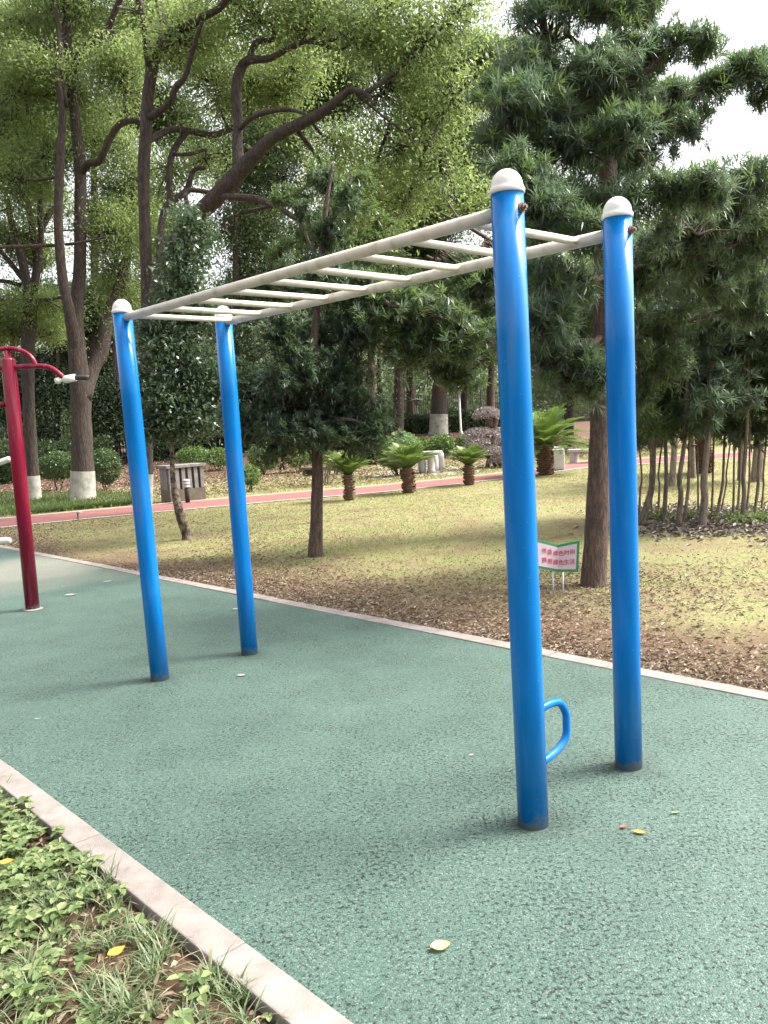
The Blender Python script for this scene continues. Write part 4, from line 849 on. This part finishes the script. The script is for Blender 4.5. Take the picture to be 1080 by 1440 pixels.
def slotted_box():
    p = G(232, 712); Y = p[1]
    c0, c1 = G(240, 706.5), G(290, 701)
    e = norm(c1-c0); nn = V(-e[1], e[0], 0)
    Wd = .0
    t = empty('concrete_box', (c0+c1)/2, 'grey concrete box with slotted sides and flat lid by the red path', 'concrete box')
    L = np.linalg.norm(c1-c0); H_ = .86; D_ = .55
    c = (c0+c1)/2 + nn*D_/2; c[2] = -.02
    mb = MB(); mb.box(c+V(0, 0, .14), (L, D_, .32), [e, nn, V(0, 0, 1)]); mb.build('plinth', M['concrete_brown'], t, .01)
    mb = MB(); mb.box(c+V(0, 0, .555), (L*.9, D_*.9, .51), [e, nn, V(0, 0, 1)]); mb.build('slot_shade_core', M['void'], t)  # added dark core that paints the shade seen between the slats
    mb = MB(); k = 6
    for j in range(k):
        u = -L/2+.06+(L-.12)*j/(k-1)
        for s in (-1, 1): mb.box(c+e*u+nn*s*(D_/2-.03)+V(0, 0, .555), (.095, .07, .51), [e, nn, V(0, 0, 1)])
    for j in range(1, k-1):
        u = -D_/2+.06+(D_-.12)*j/(k-1)
        for s in (-1, 1): mb.box(c+nn*u+e*s*(L/2-.035)+V(0, 0, .555), (.07, .085, .51), [e, nn, V(0, 0, 1)])
    mb.build('slats', M['concrete'], t, .006)
    mb = MB(); mb.box(c+V(0, 0, .85), (L+.1, D_+.1, .075), [e, nn, V(0, 0, 1)]); mb.build('lid', M['concrete'], t, .01)
slotted_box()
def bollard():
    p = G(264, 706); t = empty('bollard_lamp', p, 'short dark bollard lamp with white banded head in front of the slotted box', 'path lamp')
    mb = MB(); mb.lathe(p-V(0, 0, .02), [(.055, 0), (.055, .32), (.045, .36)], 14); mb.build('pole', M['iron'], t)
    mb = MB(); mb.lathe(p+V(0, 0, .34), [(.06, 0), (.085, .01), (.085, .045), (.07, .05), (.07, .065), (.088, .07), (.088, .12), (.075, .125), (.075, .14), (.09, .145), (.09, .18), (.03, .2)], 16); mb.build('lamp_head', M['stone_white'], t)
bollard()
p = G(110, 730); t = empty('sprinkler', p, 'tiny dark sprinkler head with pale tip at the path edge', 'sprinkler')
mb = MB(); mb.lathe(p-V(0, 0, .03), [(.03, 0), (.03, .03), (.014, .035), (.014, .13), (.022, .135), (.022, .16)], 10); mb.build('riser', M['iron'], t)
mb = MB(); q = p+V(0, 0, .13); mb.tube([q-V(.02, 0, 0), q+V(.03, 0, .01), q+V(.09, 0, -.005)], [.028, .026, .01], 8); mb.build('nozzle', M['galv'], t)
def stone_table():
    p = G(607, 664.5); s = px2m(1, p); t = empty('stone_table', p, 'pale stone table on the paving behind the cycads', 'table')
    mb = MB(); mb.lathe(p, [(.15, 0), (.11, .1), (.10, .45), (.16, .58)], 16); mb.build('pedestal', M['stone_white'], t)
    mb = MB(); mb.lathe(p+V(0, 0, .58), [(.33, 0), (.36, .02), (.36, .06), (.34, .07)], 24); mb.build('tabletop', M['stone_white'], t)
    for (x, y, lab, hh) in ((594, 665, 'squat white drum stool left of the stone table', .42), (612, 663, 'white drum stool in front of the stone table', .5), (620, 661, 'taller white drum stool right of the stone table', .56)):
        q = G(x, y); o = MB(); o.lathe(q, [(.10, 0), (.12, hh*.25), (.125, hh*.5), (.12, hh*.75), (.105, hh-.015), (.09, hh)], 18)
        tag(o.build('drum_stool', M['stone_white']), lab, 'stool', 'drum stools at the stone table')
stone_table()
def slab_bench(px0, px1, py, label, h_=.3, d_=.5, mat='concrete', name='stone_bench', dark=True):
    a, b_ = Gt(px0, py), Gt(px1, py-(px1-px0)*.02); c = (a+b_)/2; e = b_-a; e[2] = 0; L = np.linalg.norm(e); e /= L; nn = V(-e[1], e[0], 0)
    t = empty(name, c, label, 'bench')
    mb = MB(); mb.box(c+nn*d_/2+V(0, 0, h_-.03), (L, d_, .09), [e, nn, V(0, 0, 1)]); mb.build('seat', M[mat], t, .008)
    for s in (-1, 1):
        mb = MB(); mb.box(c+nn*d_/2+e*s*(L/2-.14)+V(0, 0, (h_-.077)/2-.01), (.16, d_*.8, h_-.077), [e, nn, V(0, 0, 1)]); mb.build('leg', M['concrete_brown' if dark else mat], t, .006)
slab_bench(422, 476, 670, 'low brown stone bench right of the mid lawn trunk behind the path', .28, .6, 'concrete_brown')
p = G(786, 661)
def white_stone_box():
    t = empty('stone_block', p, 'white block of pale stone standing beside the largest cycad', 'stone block')
    mb = MB(); mb.box(p+V(0, .2, .29), (.36, .36, .58)); mb.build('body', M['stone_white'], t, .03)
    mb = MB(); mb.box(p+V(0, .2, .61), (.30, .28, .054)); mb.build('top_slab', M['stone_white'], t, .02)
white_stone_box()
slab_bench(798, 838, 652, 'pale stone bench right of the white block, behind the near yew trunk', .42, .45, 'stone_white', dark=False)

# ------------------------------------------------------------------ cycads
def cycad(px, py, label, th, tw, fl, nf, up, seed, crown_base=None):
    p = G(px, py); r = np.random.default_rng(seed)
    t = empty('cycad', p, label, 'cycad', 'cycads along the lawn edge of the path')
    mb = MB(); prof = []; z = -.02; k = 0
    while z < th:
        f = 1-.12*abs(z/th-.35)
        prof += [(tw*f*.84, z), (tw*f*1.08, z+.035), (tw*f*1.12, z+.055)]; z += .06; k += 1
    prof += [(tw*.8, th+.03), (tw*.3, th+.08)]
    mb.lathe(p, prof, 16, jit=.09)
    for j in range(int(th*180)):          # leaf-base stubs
        an = r.uniform(0, 6.28); zz = r.uniform(0, th); d = V(math.cos(an), math.sin(an), .5)
        q = p+V(math.cos(an)*tw*.95, math.sin(an)*tw*.95, zz); mb.tube([q, q+d*tw*.35], [tw*.13, tw*.07], 4)
    mb.build('trunk', M['cycad_trunk'], t)
    lv = Leaves(); rb = MB()
    c = p+V(0, 0, th+.02)
    for j in range(nf):
        an = j*2.399+r.uniform(-.2, .2); f = (j+.5)/nf
        el = up[0]+(up[1]-up[0])*f + r.uniform(-.1, .1)
        L = fl*r.uniform(.85, 1.1)
        h = V(math.cos(an), math.sin(an), 0)
        pts = []; q = c+h*tw*.4; e_ = el
        for s in range(15):
            pts.append(q); q = q + (h*math.cos(e_)+V(0, 0, math.sin(e_)))*L/14; e_ -= (.06 if el > .6 else .055)
        rb.tube(pts[::2], [.010-.0011*i for i in range(8)], 4)
        P = np.array(pts)
        idx = np.linspace(2, 13.9, 46); i0 = idx.astype(int); fr = (idx-i0)[:, None]
        B_ = P[i0]*(1-fr)+P[np.minimum(i0+1, 14)]*fr; T = norm(P[np.minimum(i0+1, 14)]-P[i0])
        side = norm(np.cross(T, V(0, 0, 1)+0*T)); upv = np.cross(side, T)
        ll = fl*.26*np.sin(np.clip((idx-.6)/14*math.pi, .3, 2.95))
        for sg in (1, -1):
            lv.add(B_, T*.75+side*sg+upv*.35+r.normal(size=T.shape)*.06, upv, ll, .013+.006*(fl > .8), .05, .08)
    rb.build('frond_ribs', M['cycad'], t); lv.build('fronds', M['cycad'], t)
    return t
cycad(492, 702, 'leftmost small cycad by the red path, right of the mid lawn trunk', .48, .108, .60, 40, (1.5, .72), 1)
cycad(575, 692, 'middle small cycad with a shaggy swollen trunk by the red path', .50, .132, .68, 44, (1.5, .62), 2)
cycad(660, 681, 'third small cycad by the path just left of the near blue post', .42, .115, .58, 38, (1.5, .68), 3)
cycad(767, 667, 'largest cycad with wide drooping fronds between the two near posts', .72, .185, 1.16, 64, (1.5, .12), 4)
cycad(990, 664, 'dark trunked cycad mostly hidden behind the sapling grove', .85, .18, .95, 40, (1.4, .1), 5)

# ------------------------------------------------------------------ lawn sign
def lawn_sign():
    Y = 6.8
    fold_t, fold_b = at(784, 766, Y+.02), at(784, 804, Y+.02)
    rt, rb_ = at(815, 760, Y-.05), at(813, 804, Y-.05)
    lt, lb = at(752, 758, Y-.05), at(754, 798.5, Y-.05)
    g = gz(at(787, 835, Y)); t = empty('lawn_sign', g, 'small folded white sign with green border and pink characters on the lawn', 'sign')
    def panel(off, inset, mat, name, parent):
        mb = MB(); cols = []
        for (T, B) in ((lt, lb), (fold_t, fold_b), (rt, rb_)): cols.append((T, B))
        pts = []
        for i, (T, B) in enumerate(cols):
            dz = (T-B); iz = inset/np.linalg.norm(dz); T2, B2 = T-dz*iz, B+dz*iz
            if i == 0: d = cols[1][0]-T; T2 = T2+norm(d)*inset; d = cols[1][1]-B; B2 = B2+norm(d)*inset
            if i == 2: d = cols[1][0]-T; T2 = T2+norm(d)*inset; d = cols[1][1]-B; B2 = B2+norm(d)*inset
            for q in (T2, B2): pts += [q+V(0, -off, 0), q+V(0, .006, 0)]
        fs = []
        for i in range(2):
            a = i*4; b_ = a+4
            fs += [(a, a+2, b_+2, b_), (a+1, b_+1, b_+3, a+3), (a, b_, b_+1, a+1), (a+2, a+3, b_+3, b_+2)]
        fs += [(0, 1, 3, 2), (8, 10, 11, 9)]
        mb.add(pts, fs, False); return mb.build(name, mat, parent)
    panel(.006, 0, M['sign_green'], 'sign_border', t)
    face = panel(.009, .022, M['sign_white'], 'sign_face', t)
    c0, c1 = lt*.5+lb*.5, fold_t*.5+fold_b*.5; c2 = rt*.5+rb_*.5
    for row, txt in enumerate(('创造绿色时尚', '拥抱绿色生活')):
        for k, ch in enumerate(txt):
            cu = bpy.data.curves.new('character', 'FONT'); cu.body = ch; cu.size = .048; cu.align_x = 'CENTER'; cu.align_y = 'CENTER'; cu.extrude = .0005; cu.offset = .0006
            o = bpy.data.objects.new('tmp', cu); COL.objects.link(o)
            dg = bpy.context.evaluated_depsgraph_get(); me = bpy.data.meshes.new_from_object(o.evaluated_get(dg)); bpy.data.objects.remove(o)
            f = (k+.5)/6*.78+.125
            if f < .5: q = c0+(c1-c0)*(f/.5); ang = math.atan2((c1-c0)[1], (c1-c0)[0]); e = norm(c1-c0); T, B = lt+(fold_t-lt)*(f/.5), lb+(fold_b-lb)*(f/.5)
            else: q = c1+(c2-c1)*((f-.5)/.5); ang = math.atan2((c2-c1)[1], (c2-c1)[0]); e = norm(c2-c1); T, B = fold_t+(rt-fold_t)*((f-.5)/.5), fold_b+(rb_-fold_b)*((f-.5)/.5)
            q = T*(.66 if row == 0 else .33)+B*(.34 if row == 0 else .67)
            mo = bpy.data.objects.new('character', me); me.materials.clear(); me.materials.append(M['sign_red']); COL.objects.link(mo); mo.parent = face
            mo.location = mathutils.Vector(q+V(0, -.0115, 0)) - t.location
            mo.rotation_euler = (math.pi/2, 0, ang)
    for x in (777, 791):
        a = at(x, 803, Y+.01); b_ = gz(a); mb = MB(); mb.tube([V(b_[0], b_[1], b_[2]-.05), a], .007, 8); mb.build('stake', M['galv'], t)
lawn_sign()

# ------------------------------------------------------------------ ground cover
def scatter_uv(n, u0, u1, v0, v1, pw=1.):
    u = rng.uniform(u0, u1, n); v = v0+(v1-v0)*rng.random(n)**pw
    P = EK*u[:, None]+NK*v[:, None]; P[:, 2] = zt(P[:, 0], P[:, 1]); return P
def seen(P, m=.12):
    d = P-EYE; z = d@_fw; x = 540+F*(d@_rt)/np.maximum(z, .01); y = 720-F*(d@_up)/np.maximum(z, .01)
    return (z > .3) & (x > -1080*m) & (x < 1080*(1+m)) & (y < 1440*(1+m)) & (y > -100)
PFm = np.array(spline([np.asarray(p) for p in PATH_N], [0]*len(PATH_N), 4)[0])
def before_path(P): return (P[:, 1] < np.interp(P[:, 0], PFm[:, 0], PFm[:, 1])-.1)
# lawn blades
P = scatter_uv(520000, -24, 14, 4.24, 22, 1.35); v = P@NK
P = P[seen(P) & before_path(P)]; v = P@NK
P = P[rng.random(len(P)) < np.clip((v-4.1)/3.2, .06, 1)*np.clip(.55+.6*fnoise(P, 1.1), .12, 1)]
n_ = len(P); lv = Leaves()
lv.add(P-V(0, 0, .004), rand_dirs(n_)*V(1, 1, .4)+V(0, 0, .55), rand_dirs(n_), rng.uniform(.025, .06, n_), rng.uniform(.005, .009, n_), 0, .1)
tag(lv.build('lawn_grass', M['grass']), kind='stuff')
# dead leaves
P = scatter_uv(240000, -24, 14, 4.24, 20, 3.4)
P = P[seen(P) & before_path(P)]; v = P@NK
P = P[rng.random(len(P)) < np.clip(1.25-(v-4.2)/3.0+.12*smooth(-1, 5, P[:, 0]), .07, 1)*np.clip(np.clip(1.3-(v-4.2)*.9, 0, 1)*np.clip(.55+.2*P[:, 0], .2, 1)+.25+1.0*fnoise(P+5, 1.1), .03, 1)]
pc = G(835, 830); k_ = rng.normal(size=(5000, 3))*V(1.1, .8, 0)+pc; k_[:, 2] = -.02; k_ = k_[(k_@NK) > 4.26]
P = np.concatenate([P, k_]); n_ = len(P)
lv = Leaves(); d = rand_dirs(n_)*V(1, 1, .25)
lv.add_fold(P+V(0, 0, .004)+V(0, 0, 1)*(rng.random(n_)*.012)[:, None], d, rand_dirs(n_)*.5+V(0, 0, 1), rng.uniform(.014, .05, n_)*rng.uniform(.7, 1.25, n_), rng.uniform(.007, .024, n_), .25, .2)
tag(lv.build('leaf_litter', M['litter']), kind='stuff')
# grove litter
cs = np.array([G(x, 726+rng.uniform(-14, 22)) for x in np.linspace(885, 1160, 90)])
P = np.repeat(cs, 38, 0)+rng.normal(size=(3420, 3))*V(.32, .36, 0); P[:, 2] = -.02; n_ = len(P)
lv = Leaves(); lv.add_fold(P+V(0, 0, 1)*(rng.random(n_)*.03)[:, None], rand_dirs(n_)*V(1, 1, .4), rand_dirs(n_)*.5+V(0, 0, 1), rng.uniform(.06, .12, n_), rng.uniform(.03, .05, n_), .35, .15)
tag(lv.build('leaf_litter', M['grey_litter']), kind='stuff')
cs = np.array([G(x, y) for x, y in ((925, 727), (975, 728), (1030, 730), (1060, 728), (1078, 732), (1040, 735))])
P = np.repeat(cs, 90, 0)+rng.normal(size=(540, 3))*V(.14, .14, 0); P[:, 2] = -.02+rng.random(540)*.1
lv = Leaves(); lv.add_fold(P, rand_dirs(540)+V(0, 0, .3), rand_dirs(540)*.4+V(0, 0, 1), .07, .04)
tag(lv.build('ground_cover', M['weed']), kind='stuff')
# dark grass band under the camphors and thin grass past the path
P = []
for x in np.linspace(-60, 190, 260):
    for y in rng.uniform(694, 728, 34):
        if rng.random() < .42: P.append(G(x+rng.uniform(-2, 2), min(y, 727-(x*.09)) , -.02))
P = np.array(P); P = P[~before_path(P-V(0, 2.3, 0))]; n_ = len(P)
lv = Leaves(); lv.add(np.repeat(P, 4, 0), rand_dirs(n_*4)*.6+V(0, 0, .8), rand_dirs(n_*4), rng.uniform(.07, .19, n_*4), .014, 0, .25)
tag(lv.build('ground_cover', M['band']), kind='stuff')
P = np.stack([rng.uniform(-14, 10, 60000), rng.uniform(16, 32, 60000), np.zeros(60000)], 1); P[:, 2] = zt(P[:, 0], P[:, 1])
PFf = np.array(spline([np.asarray(p) for p in PATH_F], [0]*len(PATH_F), 4)[0])
s_ = P[:, 1]-np.interp(P[:, 0], PFf[:, 0], PFf[:, 1]); P = P[(s_ > .25) & (s_ < 7) & (rng.random(len(P)) < np.clip(1.2-s_/6, .1, 1)) & seen(P)]; n_ = len(P)
lv = Leaves(); lv.add(P, rand_dirs(n_)*.6+V(0, 0, .7), rand_dirs(n_), rng.uniform(.05, .12, n_), .014, 0, .2)
tag(lv.build('lawn_grass', M['grass']), kind='stuff')
# bank litter
P = np.stack([rng.uniform(-22, 10, 40000), rng.uniform(20, 44, 40000), np.zeros(40000)], 1); P[:, 2] = zt(P[:, 0], P[:, 1])
s_ = P[:, 1]-np.interp(P[:, 0], PFf[:, 0], PFf[:, 1]); P = P[(s_ > 1.5) & seen(P)]; n_ = len(P)
lv = Leaves(); lv.add(P+V(0, 0, .02), rand_dirs(n_)*V(1, 1, .3), rand_dirs(n_)*.4+V(0, 0, 1), rng.uniform(.07, .15, n_), .06, .3, .1)
tag(lv.build('leaf_litter', M['litter']), kind='stuff')

# near bed: broad-leaved weeds, grass tufts, litter
def bed(n, v1=1.075): 
    P = scatter_uv(n, -4.5, 2.0, -.6, v1); return P[seen(P, .25)]
C = bed(8500); C = C[(C@NK < 1.06)]
C = C[rng.random(len(C)) < np.clip(.66+.9*fnoise(C, 4.2)-.3*smooth(.7, 1.07, C@NK), .05, .98)]
lv = Leaves(); st = MB()
for c in C:
    k = rng.integers(2, 5); hh = rng.uniform(.02, .075)
    for j in range(k):
        an = rng.uniform(0, 6.28); top = c+V(math.cos(an)*rng.uniform(.01, .05), math.sin(an)*rng.uniform(.01, .05), hh*rng.uniform(.6, 1.1))
        st.tube([c, top], [.0016, .0011], 4, caps=False)
        L = rng.uniform(.016, .042)
        A0 = rng.uniform(0, 6.28); a_ = A0+np.array([0, 2.0, 4.2]) if rng.random() < .7 else A0+np.array([0, 1.57, 3.14, 4.71])
        d = np.stack([np.cos(a_), np.sin(a_), rng.uniform(-.25, .3, len(a_))], 1)
        lv.add_fold(np.repeat(top[None], len(a_), 0), d, V(0, 0, 1)+rng.normal(size=(len(a_), 3))*.25, L, L*rng.uniform(.62, .8), .16, .12)
wd = lv.build('weeds', M['weed']); tag(wd, kind='stuff')
sto = st.build('weed_stems', M['blade'], wd)
C = bed(2600, 1.09); lv = Leaves()
C = C[rng.random(len(C)) < np.clip(.45-.7*fnoise(C, 4.2)+.35*smooth(.75, 1.05, C@NK), .12, 1)]
for c in C:
    k = int(rng.integers(9, 26)); L0 = rng.uniform(.05, .16)
    a_ = rng.uniform(0, 6.28, k); lean = rng.uniform(.15, .9, k)
    d = np.stack([np.cos(a_)*lean, np.sin(a_)*lean, np.ones(k)], 1); d = norm(d)
    L = L0*rng.uniform(.5, 1.1, k); base = c+rng.normal(size=(k, 3))*V(.012, .012, 0); wid = rng.uniform(.0016, .0036, k)
    # three segments per blade, arching
    p = base; dd = d
    for s in range(3):
        q = p+dd*(L/3)[:, None]
        side = norm(np.cross(dd, V(0, 0, 1)+0*dd)); w0 = wid*(1, .8, .45)[s]; w1 = wid*(.8, .45, .02)[s]
        quad = np.stack([p-side*w0[:, None], p+side*w0[:, None], q+side*w1[:, None], q-side*w1[:, None]], 1)
        lv.v.append(quad.reshape(-1, 3)); lv.t.append(np.repeat(rng.random(k) if s == 0 else tt, 4)); tt = lv.t[-1][::4]
        p = q; dd = norm(dd+V(0, 0, -.38)+np.stack([np.cos(a_), np.sin(a_), 0*a_], 1)*.25)
tag(lv.build('weed_grass', M['blade']), kind='stuff')
P = bed(9000, 1.085); P = P[rng.random(len(P)) < np.clip(.55-.6*fnoise(P, 4.2), .15, 1)]; n_ = len(P); lv = Leaves()
lv.add(P+V(0, 0, 1)*(rng.random(n_)*.03)[:, None], rand_dirs(n_)*V(1, 1, .3), rand_dirs(n_)*.4+V(0, 0, 1), rng.uniform(.04, .16, n_), rng.uniform(.002, .005, n_), .1, .12)
tag(lv.build('dry_grass', M['straw']), kind='stuff')
P = bed(9000, 1.08); n_ = len(P); lv = Leaves()
lv.add_fold(P+V(0, 0, 1)*(rng.random(n_)*.02)[:, None], rand_dirs(n_)*V(1, 1, .3), rand_dirs(n_)*.5+V(0, 0, 1), rng.uniform(.012, .05, n_), rng.uniform(.006, .022, n_), .3, .2)
tag(lv.build('leaf_litter', M['litter']), kind='stuff')

# single fallen leaves one can point to
def fallen(px, py, L, W, mat, ang, label, z=.004, curl=.25, cat='leaf'):
    p = G(px, py, z); t = rng.random()
    n = 9; mb = MB(); vs_ = []; d = V(math.cos(ang), math.sin(ang), 0); s = V(-d[1], d[0], 0)
    prof = [0, .55, .85, 1, .98, .85, .62, .34, .02]
    for i in range(n):
        f = i/(n-1)
        for j, q in enumerate((-1, -.5, 0, .5, 1)):
            vs_.append(p+d*(f-.5)*L+s*q*prof[i]*W/2+V(0, 0, abs(q)*curl*W*.5+(f-.5)**2*curl*L*.5+.002))
    mb.add(vs_, [(i*5+j, (i+1)*5+j, (i+1)*5+j+1, i*5+j+1) for i in range(n-1) for j in range(4)])
    mb.tube([p-d*L*.5+V(0, 0, .003), p-d*L*.68+V(0, 0, .003)], [.0012, .0008], 5)
    tag(mb.build('fallen_leaf', mat), label, cat, 'single leaves lying about')
fallen(620, 1332, .062, .046, M['yellow_leaf'], .2, 'pale yellow leaf lying alone on the rubber at the bottom')
fallen(900, 1171, .05, .022, M['orange_leaf'], -.4, 'small tan leaf on the rubber right of the near post foot')
fallen(877, 1163, .035, .02, M['red_leaf'], .6, 'tiny reddish leaf beside the tan one near the post foot')
fallen(951, 1143, .045, .014, M['green_leaf'], .1, 'thin greenish leaf on the rubber below the right post')
fallen(340, 950, .05, .03, M['pale_leaf'], .1, 'whitish leaf on the rubber below the second left post')
fallen(100, 837, .11, .05, M['pale_leaf'], .1, 'white scrap on the rubber right of the red post')
fallen(152, 818, .09, .035, M['pale_leaf'], .3, 'small pale scrap near the far kerb, right of the white one')
fallen(332, 857, .07, .03, M['pale_leaf'], 0, 'thin pale scrap at the kerb left of the second post')
fallen(663, 1062, .02, .012, M['pale_leaf'], .5, 'white speck on the rubber left of the near post')
fallen(53, 1011, .03, .008, M['pale_leaf'], .1, 'thin white fleck on the rubber at the left edge')
fallen(164, 1340, .055, .04, M['orange_leaf'], .8, 'bright orange leaf caught among the weeds', z=.03)
fallen(10, 1213, .05, .035, M['orange_leaf'], .2, 'yellow orange leaf at the left edge in the weeds', z=.03)

# ------------------------------------------------------------------ far wood beyond the fence, plus unseen trees left and behind: one mass
lv = Leaves()
def wood(Y0, Y1, x0, x1, z0, z1, k, gap, lf, seedoff):
    C = np.stack([rng.uniform(x0, x1, k), rng.uniform(Y0, Y1, k), z0+(z1-z0)*rng.random(k)**1.25], 1)
    C = C[(fnoise(C+seedoff, .38) > gap)]
    leafy(lv, C, 20, .55, lf[0], lf[1], .3)
wood(56, 70, -40, 30, 1.2, 12, 5200, -.25, (.34, .18), 3.)
wood(70, 95, -60, 60, 1., 17, 5200, -.2, (.45, .24), 9.)
wood(-46, -24, -60, 40, 0, 13, 2600, -.3, (.45, .24), 5.)  # unseen trees behind the camera, added to shape reflections on the posts
wood(-30, 50, -62, -30, 0, 14, 2600, -.3, (.45, .24), 7.)  # unseen trees out of view at left, added for the same reflections
tk = MB()
for k in range(46):
    x = rng.uniform(-45, 40); y = rng.uniform(54, 80); tk.tube([V(x, y, .9), V(x+rng.normal()*.3, y, 5), V(x+rng.normal()*.8, y, 11)], [.22, .17, .08], 7)
wo_ = lv.build('distant_wood', M['camphor_far']); tag(wo_, kind='stuff')
tk.build('tree_stems', M['bark'], wo_)
